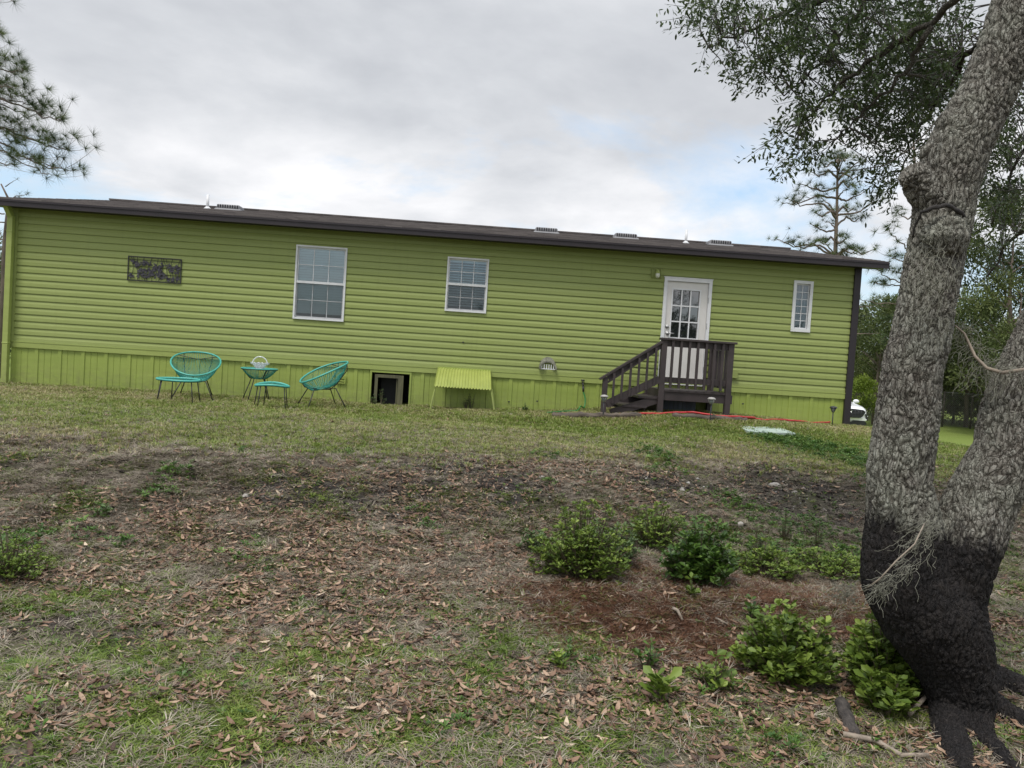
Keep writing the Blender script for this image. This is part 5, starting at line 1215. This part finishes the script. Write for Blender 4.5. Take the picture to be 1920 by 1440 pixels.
# the rest of the crown, above and beside the frame
SP += [(1500, -150, 260, 120, 130, 5, 7.5), (1850, -250, 260, 180, 170, 4.4, 7.5), (2150, -100, 220, 220, 150, 4.4, 7.5), (2150, 250, 120, 200, 60, 5.2, 7.5), (1750, -500, 350, 160, 120, 4, 7), (2200, -500, 260, 160, 90, 4, 7)]
r = np.random.default_rng(12); T = []; D = []; tn = []; sc = []; tw = MB()
for (u, v, ru, rv, n, d0, d1) in SP:
    for i in range(int(n*(.8 if n > 20 else 1))):
        a = r.uniform(0, 2*PI); q = math.sqrt(r.uniform(0, 1)); uu = u+ru*q*math.cos(a); vv = v+rv*q*math.sin(a); d = r.uniform(d0, d1); c = np.array(at(uu, vv, d)-TB)
        j = np.argmin(((LPn-c)**2).sum(1)); b = LPn[j]; dl = np.linalg.norm(c-b)
        out = (c-b)/max(dl, .01); dr = out*.7+np.array([-.25, 0, -.55])+r.normal(size=3)*.4; dr /= np.linalg.norm(dr); ln = r.uniform(.16, .32)
        tip = c+dr*ln; st0 = c-dr*ln*.3
        if dl < 1.2 and v > -130: mid = (b+c)/2+np.array([0, 0, .08*dl]); tw.tube([b, mid, st0, tip], [.005, .0035, .0025, .001], 4, cap=False)
        else: tw.tube([st0, tip], [.003, .001], 4, cap=False)
        br = r.normal(0, .17)
        nl = 29
        for k in range(nl):
            s_ = k/(nl-1); p = st0*(1-s_)+tip*s_; side = np.cross(dr, r.normal(size=3)); side /= np.linalg.norm(side)+1e-6; off = side*r.uniform(0, .055)
            T.append(p+off); dd = side*1.0+dr*r.uniform(.1, 1.0)+r.normal(size=3)*.25; D.append(dd); sc.append(r.uniform(.032, .058)); tn.append(.42+br+r.normal()*.15)
m.build('limbs', M_bark, oak, True); tw.build('twigs', simple('twig_grey', (.10, .09, .08), (.06, .055, .05), .9, 20, .1), oak)
LOV = [(0, 0, 0), (-.16, .35, .03), (-.15, .7, .03), (0, 1, 0), (.15, .7, .03), (.16, .35, .03), (0, .35, -.01), (0, .7, -.01)]
M_oakleaf = tintmat('oak_leaf', [(0, (.030, .048, .018, 1)), (.5, (.068, .105, .038, 1)), (.85, (.12, .165, .06, 1)), (1, (.19, .23, .10, 1))], .4, .5, .30)
Tn = np.array(T); Dn = np.array(D)
scatter('crown', LOV, LFF, upmat(Dn), Tn, np.array(sc), np.clip(tn, 0, 1), M_oakleaf, oak, True)
# moss: pale curly strands
M_moss = tintmat('spanish_moss', [(0, (.13, .13, .10, 1)), (1, (.32, .32, .26, 1))], .9, .1, .15)
def moss(name, centres, n, ln, label, drift=(0, 0, -1), wob=.012, rad=.0011):
    m = MB(); r = random.Random(len(name)+n)
    for i in range(n):
        c, sp = centres[r.randrange(len(centres))]; p = Vector(c)+Vector((r.gauss(0, sp), r.gauss(0, sp*.5), r.gauss(0, sp))); pts_ = [p.copy()]; a = r.uniform(0, 6); d = Vector(drift)+Vector((r.gauss(0, .5), r.gauss(0, .3), r.gauss(0, .5)))
        for k in range(7): a += 1.4; p = p+d*ln/7+Vector((math.cos(a)*wob, math.sin(a)*wob*.6, math.sin(a*1.3)*wob)); pts_.append(p.copy())
        m.tube(pts_, rad, 3, cap=False)
    t0 = Vector(centres[0][0]); m.v = [(x-t0.x, y-t0.y, z-t0.z) for x, y, z in m.v]; o = m.build(name, M_mossS, None, True); o.location = t0; return tag(o, label, 'moss', 'hanging moss on the oak')
M_mossS = simple('spanish_moss_strand', (.30, .295, .24), (.17, .17, .13), .9, 30, 0)
moss('spanish_moss', [(at(1745, 975, D0-.27), .03), (at(1738, 1000, D0-.29), .03), (at(1722, 1030, D0-.33), .035), (at(1700, 1062, D0-.36), .022), (at(1672, 1088, D0-.36), .018), (at(1650, 1100, D0-.33), .012)], 170, .08, 'grey moss strand slung across the black base of the oak', (-.5, 0, -.6))
moss('spanish_moss', [(at(1745, 470, D0-.22), .045), (at(1735, 500, D0-.22), .05), (at(1760, 530, D0-.22), .05), (at(1770, 600, D0-.2), .04)], 90, .08, 'fine moss strands clinging below the knot of the oak trunk')
moss('spanish_moss', [(at(1870, 690, D0-.05), .03), (at(1840, 680, D0), .03), (at(1820, 650, D0+.05), .03), (at(1805, 610, D0+.1), .03), (at(1900, 690, D0-.12), .03)], 170, .12, 'drooping moss and thin twigs between the two trunks', (0, 0, -.6))
moss('spanish_moss', [(at(1582, 1114, D0+.5), .04)], 120, .06, 'pale ball of moss lying left of the oak base', (.2, 0, -.1))
m = MB(); P = [at(u, v, d) for u, v, d in ((1925, 692, D0-.15), (1880, 699, D0-.1), (1850, 690, D0-.05), (1828, 668, D0), (1808, 625, D0+.05), (1790, 610, D0+.05))]
m.tube([p-TB for p in P], [.010, .010, .009, .008, .006, .004], 6); m.build('bare_twig', M_dead, oak, True); m = MB()
P = [at(u, v, d) for u, v, d in ((1733, 982, D0-.30), (1715, 1020, D0-.38), (1680, 1052, D0-.40), (1650, 1085, D0-.38), (1626, 1102, D0-.33))]; m.tube([p-TB for p in P], .0035, 5); m.build('bare_twig', M_dead, oak, True); m = MB()
P = [at(u, v, d) for u, v, d in ((1765, 215, D0-.1), (1740, 245, D0-.2), (1705, 280, D0-.25), (1660, 310, D0-.2), (1600, 320, D0-.1), (1540, 322, D0))]; m.tube([p-TB for p in P], [.005, .004, .0035, .003, .0025, .002], 5)
m.build('bare_twig', M_bark, oak, True)

# ------------------------------------------------------------------ pines
M_needle = tintmat('pine_needle', [(0, (.030, .052, .020, 1)), (.5, (.070, .105, .036, 1)), (1, (.15, .19, .065, 1))], .6, .3, .15)
M_pbark = simple('pine_bark', (.22, .17, .14), (.10, .08, .068), .9, 6, .8, 18, .02, stretch=(1, 1, .4))
def needT(n, seed, w):
    r = random.Random(seed); P = []; F_ = []
    for i in range(n):
        z = r.uniform(-.25, 1); a = r.uniform(0, 2*PI); q = math.sqrt(max(0, 1-z*z)); d = Vector((q*math.cos(a), z, q*math.sin(a))); s_ = d.cross(Vector((r.gauss(0, 1), r.gauss(0, 1), r.gauss(0, 1)))).normalized()*w
        k = len(P); P += [tuple(-s_), tuple(s_), tuple(d*r.uniform(.75, 1)+Vector((0, 0, -.08)))]; F_.append((k, k+1, k+2))
    return P, F_
def pine(base, pts_tr, rad, branches, tuft, nneed, w, label, group='pines behind the house', seed=1, name='pine_tree', bareness=0):
    """pts_tr: trunk points; branches: list of (point list, n tufts)"""
    r = np.random.default_rng(seed); e = empty(name, base, 0, label, 'tree', group); b = Vector(base)
    m = MB(); m.tube([Vector(p)-b for p in pts_tr], list(np.linspace(rad, rad*.25, len(pts_tr))), 10); m.build('trunk', M_pbark, e, True)
    m = MB(); T = []; D = []
    for P, r0, nt in branches:
        P = [Vector(p)-b for p in P]; P_0 = P; P = []; L1 = (P_0[-1]-P_0[0]).length
        for i in range(len(P_0)-1):
            for j in range(4): P.append(P_0[i].lerp(P_0[i+1], j/4)+Vector(r.normal(size=3))*L1*.012*(1 if i+j else 0))
        P.append(P_0[-1]); m.tube(P, list(np.linspace(r0, r0*.25, len(P))), 6)
        for i in range(nt):
            s_ = (r.uniform(.35, 1)) if i else 1.0; q = s_*(len(P)-1); k = min(int(q), len(P)-2); p = P[k].lerp(P[k+1], q-k); L0 = (P[-1]-P[0]).length
            o = Vector(r.normal(size=3))*L0*.13 if i else Vector((0, 0, 0)); o.z = abs(o.z)*.7+.0; t_ = p+o
            if i: m.tube([p, p+o*.35+Vector((0, 0, -.05)), p+o*.75+Vector((0, 0, -.04)), t_], [r0*.22, r0*.16, r0*.12, r0*.1], 4, cap=False)
            dd = (P[-1]-P[0]).normalized()*.5+(o.normalized() if i else Vector())*.6+Vector((0, 0, .35)); T.append(t_); D.append(dd)
    m.build('branches', M_pbark, e, True); T = np.array(T); D = np.array(D); k3 = 3
    for k in range(k3):
        P_, F_ = needT(nneed, seed*10+k, w); s_ = np.arange(len(T)) % k3 == k
        if s_.sum(): pass
    P_, F_ = needT(nneed, seed*10, w)
    sp = dirmat(D); scatter('crown', P_, F_, sp, T, r.uniform(.75, 1.15, len(T))*tuft, np.clip(r.normal(.5, .22, len(T)), 0, 1), M_needle, e)
    return e
def P3(lst, d, dy=0): return [at(u, v, d+dy*i) for i, (u, v) in enumerate(lst)]
# the pine above the right end of the roof
d = 34; g = at(1566, 480, d); gb = Vector((g.x+.1, g.y, hz(g.x, g.y)-.1))
br = []
rr = random.Random(8)
spec = [((1571, 300), (1562, 288), 6), ((1571, 312), (1590, 292), 6), ((1571, 318), (1540, 305), 7), ((1571, 325), (1612, 300), 7), ((1571, 335), (1520, 322), 8), ((1571, 338), (1610, 330), 7), ((1570, 352), (1500, 345), 10), ((1571, 352), (1598, 345), 5), ((1570, 372), (1468, 382), 10), ((1570, 372), (1620, 360), 6), ((1570, 398), (1600, 392), 4), ((1568, 402), (1476, 372), 9), ((1568, 404), (1655, 372), 8), ((1568, 410), (1530, 398), 6), ((1568, 425), (1618, 405), 7), ((1567, 430), (1520, 420), 4), ((1566, 480), (1455, 448), 10), ((1566, 478), (1480, 455), 6), ((1566, 486), (1500, 470), 5), ((1566, 480), (1640, 468), 8), ((1566, 484), (1610, 466), 6), ((1567, 450), (1590, 445), 3), ((1567, 455), (1540, 450), 4), ((1566, 486), (1600, 486), 6), ((1566, 486), (1530, 486), 6)]
for i, (a, b_, nt) in enumerate(spec):
    dy = rr.uniform(-1.2, 1.2); p0 = at(a[0], a[1], d); p3 = at(b_[0], b_[1], d+dy); p1 = p0.lerp(p3, .35)+Vector((0, 0, .25 if i % 3 else -.2)); p2 = p0.lerp(p3, .7)+Vector((0, 0, -.10)); br.append(([p0, p1, p2, p3], .055, nt+3))
    if i % 2: 
        q3 = at(a[0]+(b_[0]-a[0])*.35, b_[1]-4, d+rr.choice((-1, 1))*1.4); br.append(([p0, p0.lerp(q3, .5)+Vector((0, 0, .1)), q3], .04, 4))
for z in (2, 3.2):
    for a in (0, 2, 4): br.append(([gb+Vector((0, 0, z+2)), gb+Vector((1.2*math.cos(a), 1.2*math.sin(a), z+2.3)), gb+Vector((2.2*math.cos(a), 2.2*math.sin(a), z+2.4))], .04, 5))
pine(gb, [gb, gb.lerp(at(1566, 480, d), .6), at(1566, 480, d), at(1569, 400, d), at(1571, 290, d)], .15, br, .36, 44, .015, 'tall open crowned pine rising behind the right end of the roof', seed=3)
# the pine half hidden behind the oak
d = 24; br = []
tr = [at(1730, 760, d), at(1728, 600, d), at(1722, 450, d), at(1716, 330, d), at(1712, 250, d)]
for (a, b_, nt) in (((1722, 470), (1662, 425), 9), ((1722, 480), (1668, 480), 8), ((1724, 520), (1640, 530), 11), ((1724, 540), (1650, 575), 8), ((1724, 560), (1612, 560), 5), ((1720, 400), (1680, 395), 5), ((1725, 500), (1668, 505), 9), ((1726, 600), (1668, 600), 8), ((1724, 530), (1632, 500), 5), ((1724, 620), (1660, 640), 8)):
    dy = rr.uniform(-.8, .8); p0 = at(*a, d); p3 = at(*b_, d+dy); br.append(([p0, p0.lerp(p3, .4)+Vector((0, 0, -.2)), p0.lerp(p3, .75)+Vector((0, 0, -.12)), p3], .03, nt+2))
for (a, b_, nt) in (((1722, 470), (1790, 430), 6), ((1724, 520), (1800, 500), 6), ((1724, 570), (1810, 560), 6)):
    p0 = at(*a, d); p3 = at(*b_, d+1); br.append(([p0, p0.lerp(p3, .5), p3], .03, nt))
b0 = Vector((tr[0].x, tr[0].y, hz(tr[0].x, tr[0].y)-.1)); pine(b0, [b0]+tr[1:], .11, br, .30, 50, .014, 'young pine half hidden behind the oak trunk', seed=4)
# big pine at the left, mostly outside the frame
d = 19; br = []
tr0 = at(-160, 640, d); b0 = Vector((tr0.x, tr0.y, hz(tr0.x, tr0.y)-.1)); trk = [b0, at(-150, 500, d), at(-130, 300, d), at(-110, 100, d), at(-100, -100, d), at(-90, -250, d)]
for (a, b_, nt, r0) in (((-110, 60), (25, 50), 6, .03), ((-110, 70), (22, 65), 4, .03), ((-115, 130), (15, 95), 7, .03), ((-120, 130), (80, 130), 12, .04), ((-120, 140), (60, 160), 9, .03), ((-125, 170), (85, 190), 8, .03), ((-125, 160), (150, 225), 13, .045), ((-125, 180), (110, 215), 9, .03), ((-130, 220), (160, 280), 11, .045), ((-130, 230), (155, 320), 13, .045), ((-130, 240), (140, 330), 10, .03), ((-130, 250), (60, 310), 7, .03), ((-130, 210), (70, 245), 9, .03), ((-130, 230), (120, 262), 9, .03), ((-120, 110), (30, 120), 7, .03), ((-130, 200), (20, 215), 8, .03), ((-130, 240), (100, 300), 8, .03)):
    dy = rr.uniform(-1, 1); b_ = (b_[0]-34, b_[1]); p0 = at(*a, d); p3 = at(*b_, d+dy); br.append(([p0, p0.lerp(p3, .3)+Vector((0, 0, .16)), p0.lerp(p3, .6)+Vector((0, 0, .10)), p0.lerp(p3, .85)+Vector((0, 0, -.06)), p3], r0*.8, nt+10))
for k in range(26):
    a = rr.uniform(1.2, 5.2); z = rr.uniform(0, 1); p0 = at(-120, 240-z*400, d); p3 = p0+Vector((math.cos(a)*2.2, math.sin(a)*2.0, rr.uniform(-.3, .6))); br.append(([p0, p0.lerp(p3, .5), p3], .03, 7))
pine(b0, trk, .17, br, .33, 80, .0085, 'large pine reaching into the top left corner of the picture', seed=5)
# dead limb tip above the left end of the roof, thin trunks at the left edge
d = 22
for i, (uu, top, lab) in enumerate(((6, 345, 'pine with bent bare top at the left edge above the roof'), (-8, 420, 'thin pine trunk seen past the downspout at the left edge'))):
    b0 = at(uu-4, 640, d+i*3); b0 = Vector((b0.x, b0.y, hz(b0.x, b0.y)-.1)); br = []
    T_ = [b0, at(uu-2, 560, d+i*3), at(uu+2, 450, d+i*3), at(uu+(4 if i else 10), top+28, d+i*3), at(uu-4, top, d+i*3)]
    for k in range(16):
        v0 = 385+k*16; s_ = -1 if k % 3 else .32; p0 = at(uu+2, v0, d+i*3); p3 = at(uu+2+s_*rr.uniform(30, 60), v0+rr.uniform(-10, 15), d+i*3+rr.uniform(-1, 1)); br.append(([p0, p0.lerp(p3, .5)+Vector((0, 0, .05)), p3], .02, 6))
    if not i: p0 = at(10, 350, d); br.append(([p0, at(20, 343, d), at(32, 336, d)], .015, 0)); p0 = at(12, 375, d); br.append(([p0, at(30, 368, d), at(52, 364, d)], .02, 6))
    br = [b_ for b_ in br if b_[2] > 0 or True]
    pine(b0, T_, .075, [(P, r0, max(nt, 1)) for P, r0, nt in br], .20, 30, .010, lab, seed=6+i)

# ------------------------------------------------------------------ broadleaf trees and brush beyond the house
def btree(base, h, cr, leaf, n, mat, label, group, seed, low=.25, name='tree', cat='tree', gap=1.0, nb=22, flat=1.0, tr=.14, tfac=1):
    r = np.random.default_rng(seed); e = empty(name, base, 0, label, cat, group); m = MB()
    nodes = []; top = np.array([r.normal(0, .3), r.normal(0, .3), h*.8])
    tp = [np.array([0, 0, -.2]), np.array([r.normal(0, .12), 0, h*.3]), top*.7, top]; m.tube(tp, [tr*h/8, tr*.8*h/8, tr*.45*h/8, tr*.15*h/8], 8)
    C = []
    for i in range(nb):
        a = r.uniform(0, 2*PI); z = r.uniform(low, 1.0); prof = math.sin(min(1, (z-low+.12)/(1.12-low))*PI)**.6; q = cr*prof*r.uniform(.45, 1.0)
        c = np.array([q*math.cos(a), q*math.sin(a)*flat, h*z*.95]); C.append(c); st_ = np.array([0, 0, max(h*.2, c[2]-q*.7)]); st_[:2] = top[:2]*st_[2]/h
        m.tube([st_, (st_+c)/2+np.array([0, 0, .1]), c], [.035*h/8, .025*h/8, .008], 5, cap=False)
    m.build('trunk', M_pbark, e, True)
    n = int(n*1.5)
    C = np.array(C); k = r.integers(0, nb, n); rad = cr*.36*gap*r.uniform(.6, 1.3, nb)
    off = r.normal(size=(n, 3)); off /= np.linalg.norm(off, axis=1, keepdims=True); rr_ = (r.random(n)**.45)[:, None]*rad[k][:, None]
    T = C[k]+off*rr_*np.array([1, 1, .75]); keep = T[:, 2] > .03*h; T = T[keep]; D = off[keep]+r.normal(size=(len(T), 3))*.7
    bt = r.normal(0, .14, nb)[k][keep]; tint = np.clip(.45+bt+r.normal(size=len(T))*.16, 0, 1)
    scatter('crown', LOV, LFF, upmat(D), T, r.uniform(.7, 1.35, len(T))*leaf*1.25, tint, mat, e); return e
M_far1 = tintmat('far_leaf_olive', [(0, (.045, .065, .024, 1)), (.5, (.105, .135, .046, 1)), (1, (.20, .23, .08, 1))], .6, .3, .3)
M_far2 = tintmat('far_leaf_dark', [(0, (.028, .040, .020, 1)), (.5, (.060, .078, .034, 1)), (1, (.12, .14, .06, 1))], .6, .3, .15)
M_far3 = tintmat('far_leaf_lime', [(0, (.11, .16, .02, 1)), (.5, (.22, .30, .04, 1)), (1, (.34, .42, .08, 1))], .6, .3, .25)
M_brush = tintmat('grey_brush', [(0, (.07, .06, .045, 1)), (.5, (.13, .12, .085, 1)), (1, (.20, .19, .13, 1))], .8, .2, .15)
def fb(u, d): p = at(u, 760, d); return Vector((p.x, p.y, hz(p.x, p.y)-.05))
G1 = 'trees beyond the fence'
btree(fb(1650, 44), 7.8, 2.7, .16, 8000, M_far1, 'olive green tree between the house corner and the oak trunk', G1, 1, .2)
btree(fb(1600, 50), 6.6, 2.6, .17, 6000, M_far2, 'dark tree just right of the brown corner of the house', G1, 2, .15)
btree(fb(1700, 48), 5.6, 3.0, .16, 6000, M_far2, 'shadowy tree behind the car and oak trunk', G1, 3, .05)
btree(fb(1880, 36), 11.5, 3.2, .15, 9500, M_far1, 'tall light green tree between the two oak trunks', G1, 4, .38)
btree(fb(1960, 38), 9.0, 3.2, .16, 6000, M_far1, 'green tree behind the right oak trunk', G1, 5, .2)
btree(fb(1905, 34), 8.2, 2.6, .13, 8000, M_far1, 'mid green tree nearest the fence, right of the grey thicket', G1, 21, .25)
btree(fb(1815, 41), 7.2, 2.6, .14, 8000, M_far1, 'fresh green tree just right of the left oak trunk', G1, 22, .2)
btree(fb(1640, 38), 6.2, 1.9, .13, 6000, M_far1, 'green tree close behind the lime shrub', G1, 23, .3)
btree(fb(1840, 46), 5.6, 3.0, .15, 7000, M_far1, 'lower yellowish tree between the oak trunks', G1, 6, .1)
btree(fb(1790, 44), 4.6, 2.8, .13, 6000, M_brush, 'grey brown thicket behind the fence between the oak trunks', G1, 7, .05, cat='thicket', name='thicket')
btree(fb(1880, 42), 4.4, 2.8, .13, 6000, M_brush, 'grey brown thicket behind the right oak trunk', G1, 8, .05, cat='thicket', name='thicket')
btree(fb(1660, 42), 2.2, 2.2, .12, 3500, M_brush, 'low brown undergrowth right of the lime shrub', G1, 9, .05, cat='thicket', name='thicket')
btree(fb(1612, 37), 2.35, 1.05, .085, 3500, M_far3, 'bright lime young shrub above the white car', None, 10, .3, name='shrub', cat='shrub', tr=.2)
far_sp = [(2050, 46, 9), (2160, 42, 10), (2300, 46, 9), (2450, 42, 8), (2650, 46, 9), (2900, 50, 10), (-30, 50, 6), (-110, 40, 9), (-230, 46, 8), (-380, 42, 9), (-560, 46, 8), (-800, 50, 9)]
labs = ['far tree just outside the right edge', 'far tree beyond the left edge']
for i, (u, d, h_) in enumerate(far_sp):
    btree(fb(u, d), h_, 3.2, .2, 3500, M_far1 if i % 2 else M_far2, 'far green tree of the wood outside the frame, on the %s side' % ('left' if u < 500 else 'right'), 'far wood on the %s' % ('left' if u < 500 else 'right'), 40+i, .1)
src = [btree(fb(2500, 75), 8.0, 3.8, .26, 3600, M_far1, 'tree of the distant wood across the field', 'distant wood across the field', 61, .05), btree(fb(2800, 78), 7.0, 3.8, .26, 3600, M_far2, 'tree of the distant wood across the field', 'distant wood across the field', 62, .05)]
rw = random.Random(77)
for k in range(34):
    a = math.radians(-68+136*k/33+rw.uniform(-1, 1)); R0 = rw.uniform(66, 80); c_ = copy_tree(src[k % 2]); px_, py_ = R0*math.sin(a), R0*math.cos(a)
    c_.location = (px_, py_, hz(px_, py_)-.1); c_.rotation_euler = (0, 0, rw.uniform(0, 6)); sc_ = rw.uniform(.75, 1.0); c_.scale = (sc_*1.1, sc_*1.1, sc_)
# chain link fence
fp = []; FD = 40
p_l = fb(1560, FD); p_r = fb(2200, FD-1); fence = empty('chain_link_fence', p_l, 0, 'grey chain link fence across the far field behind the oak', 'fence')
m = MB(); n = 12; M_galv = simple('galvanised_wire', (.30, .30, .30), (.20, .20, .20), .6, 10, 0, metal=.3); M_post = simple('weathered_fence_post', (.11, .10, .085), (.07, .06, .05), .9, 6, .3)
PP = [p_l.lerp(p_r, i/n) for i in range(n+1)]
for p in PP: p.z = hz(p.x, p.y)
for i, p in enumerate(PP):
    q = p-p_l; mm = MB(); mm.tube([q+Vector((0, 0, -.2)), q+Vector((0, 0, 1.85))], .045, 8); mm.build('post', M_post, fence, True)
st_ = .11
for i in range(n):
    a, b_ = PP[i]-p_l, PP[i+1]-p_l; Ln = (b_-a).length; k = int(Ln/st_)
    def W2(s_, z): q = a.lerp(b_, min(max(s_/Ln, 0), 1)); return Vector((q.x, q.y, q.z+z))
    for j in range(-int(1.75/st_), k):
        for dr in (1, -1):
            s0 = j*st_ if dr > 0 else j*st_+1.75; s1 = s0+dr*1.75; z0, z1 = .05, 1.8
            def clip(s_): return min(max(s_, 0), Ln)
            c0, c1 = clip(s0), clip(s1)
            if abs(c1-c0) < .02: continue
            za_ = z0+(z1-z0)*abs(c0-s0)/1.75; zb2_ = z0+(z1-z0)*abs(c1-s0)/1.75
            A1, B1 = W2(c0, za_), W2(c1, zb2_); wv = Vector((0, 0, .006)); m.add([A1-wv, B1-wv, B1+wv, A1+wv], [(0, 1, 2, 3)])
m.build('wire_mesh', M_galv, fence)
m = MB()
for i in range(n): m.tube([PP[i]-p_l+Vector((0, 0, 1.8)), PP[i+1]-p_l+Vector((0, 0, 1.8))], .02, 6)
m.build('top_rail', M_galv, fence, True)
# wood behind the camera: what the door panes reflect
for i, (x, y, h_) in enumerate(((-3, -22, 4.0), (3, -24, 4.6), (8.5, -21, 4.3), (14, -22, 4.8), (20, -19, 4.4))):
    btree(Vector((x, y, -.3)), h_, 3.6, .24, 3000, M_far2, 'tree of the wood behind the camera, outside the picture', 'wood behind the camera', 70+i, .0)
# tall weeds at the skirting
for i, (u, v, h_) in enumerate(((883, 765, .38), (872, 768, .3), (715, 757, .28), (700, 757, .2), (985, 774, .14), (1420, 1036, .3), (1470, 1010, .22), (1530, 1030, .24))):
    if u < 1000: p = offg(wp(u, v, -.25)[0], -.25)
    else: p = og(u, v)
    bush('tall_weed', p, .07, h_, 8, 4, .028, M_bushC, ['feathery weed under the right side of the awning', 'shorter weed beside the feathery one under the awning', 'weed in front of the crawl space opening', 'low weed at the left edge of the crawl space opening', 'low sprig at the skirting between awning and stoop', 'upright weed behind the dark green bush', 'upright weed in the middle of the low bushes', 'upright weed left of the oak trunk'][i], 'weed', 'weeds', seed=90+i, whorl=5, lo=.3)
# ------------------------------------------------------------------ sky, sun, camera
SUN_EL = math.radians(62); SUN_AZ = math.radians(215)      # measured clockwise from +Y
w = bpy.data.worlds.new('World'); S.world = w; w.use_nodes = True; nt = w.node_tree; N = nt.nodes; K = nt.links
bg = N['Background']; bg.inputs[1].default_value = .1
sky = N.new('ShaderNodeTexSky'); sky.sky_type = 'NISHITA'; sky.sun_disc = False; sky.sun_elevation = SUN_EL; sky.sun_rotation = SUN_AZ; sky.air_density = 1.2; sky.dust_density = 1.5
tc = N.new('ShaderNodeTexCoord'); sep = N.new('ShaderNodeSeparateXYZ'); K.new(tc.outputs['Generated'], sep.inputs[0])
def M2(op, a, b=0.0, clamp=False):
    x = N.new('ShaderNodeMath'); x.operation = op; x.use_clamp = clamp
    for s_, v_ in ((x.inputs[0], a), (x.inputs[1], b)):
        if isinstance(v_, (int, float)): s_.default_value = v_
        else: K.new(v_, s_)
    return x.outputs[0]
zz = M2('MAXIMUM', sep.outputs[2], 0.0); den = M2('ADD', zz, .16); cx = M2('DIVIDE', sep.outputs[0], den); cy = M2('DIVIDE', sep.outputs[1], den)
cb = N.new('ShaderNodeCombineXYZ'); K.new(cx, cb.inputs[0]); K.new(cy, cb.inputs[1])
def nz(scale, det, off, rough=.55, dist=0):
    mp = N.new('ShaderNodeMapping'); mp.inputs['Location'].default_value = off; K.new(cb.outputs[0], mp.inputs[0]); x = N.new('ShaderNodeTexNoise'); x.inputs['Scale'].default_value = scale; x.inputs['Detail'].default_value = det; x.inputs['Roughness'].default_value = rough; x.inputs['Distortion'].default_value = dist; K.new(mp.outputs[0], x.inputs['Vector']); return x.outputs['Fac']
def rampw(f, stops):
    r = N.new('ShaderNodeValToRGB'); e = r.color_ramp.elements; e[0].position, e[0].color = stops[0]; e[1].position, e[1].color = stops[-1]
    for p, c in stops[1:-1]: q = e.new(p); q.color = c
    K.new(f, r.inputs[0]); return r.outputs[0]
n_cov = nz(.62, 10, COVOFF, .60, .25); n_sh = nz(.8, 9, (7.3, 2.2, 4), .55, .3); n_f = nz(2.6, 6, (1, 5, 2), .5, .2)
# more gaps near the horizon, where the far edge of the cloud bank lies
elev = M2('MULTIPLY', M2('SUBTRACT', .36, zz), 1.0, True)
cov = M2('ADD', n_cov, M2('SUBTRACT', .155, M2('MULTIPLY', elev, .80)))
mask = rampw(cov, [(.40, (0, 0, 0, 1)), (.54, (1, 1, 1, 1))])
sh = M2('ADD', M2('MULTIPLY', n_sh, .8), M2('MULTIPLY', n_f, .2)); sh = M2('SUBTRACT', sh, M2('MULTIPLY', M2('SUBTRACT', zz, .26), .50))
CL = 10.0
ccol = rampw(sh, [(.31, (.47, .49, .53, 1)), (.42, (.60, .62, .655, 1)), (.50, (.72, .735, .765, 1)), (.62, (.92, .92, .94, 1))])
gain = N.new('ShaderNodeVectorMath'); gain.operation = 'SCALE'; K.new(ccol, gain.inputs[0])
zen = M2('MULTIPLY', M2('SUBTRACT', zz, .47, True), ZEN_GAIN); K.new(M2('MULTIPLY', M2('ADD', zen, 1.0), 10.0), gain.inputs['Scale'])
mx = N.new('ShaderNodeMix'); mx.data_type = 'RGBA'; K.new(mask, mx.inputs[0]); K.new(gain.outputs[0], mx.inputs[7])
sg = N.new('ShaderNodeVectorMath'); sg.operation = 'SCALE'; K.new(sky.outputs[0], sg.inputs[0]); sg.inputs['Scale'].default_value = SKYG; 
hzm = N.new('ShaderNodeMix'); hzm.data_type = 'RGBA'; hzm.inputs[0].default_value = .45; K.new(sg.outputs[0], hzm.inputs[6]); hzm.inputs[7].default_value = (5.6, 7.4, 9.6, 1)
K.new(hzm.outputs[2], mx.inputs[6]); K.new(mx.outputs[2], bg.inputs[0])
sl = bpy.data.lights.new('sun', 'SUN'); sl.energy = SUNE; sl.angle = math.radians(16); sl.color = (1, .955, .88); so_ = bpy.data.objects.new('sun', sl); COL.objects.link(so_)
sd = Vector((math.sin(SUN_AZ)*math.cos(SUN_EL), math.cos(SUN_AZ)*math.cos(SUN_EL), math.sin(SUN_EL))); so_.rotation_euler = sd.to_track_quat('Z', 'Y').to_euler(); so_.location = sd*40
cam = bpy.data.cameras.new('camera'); cam.sensor_width = 36; cam.lens = FPX/1920*36; cam.clip_end = 3000; cam.clip_start = .05
co_ = bpy.data.objects.new('camera', cam); COL.objects.link(co_); R3 = Matrix((Rv, Uv, -Fw)).transposed(); co_.matrix_world = Matrix.Translation(CAM) @ R3.to_4x4(); S.camera = co_
S.view_settings.view_transform = 'Standard'; S.view_settings.look = 'None'; S.view_settings.exposure = EXPO; S.view_settings.gamma = 1
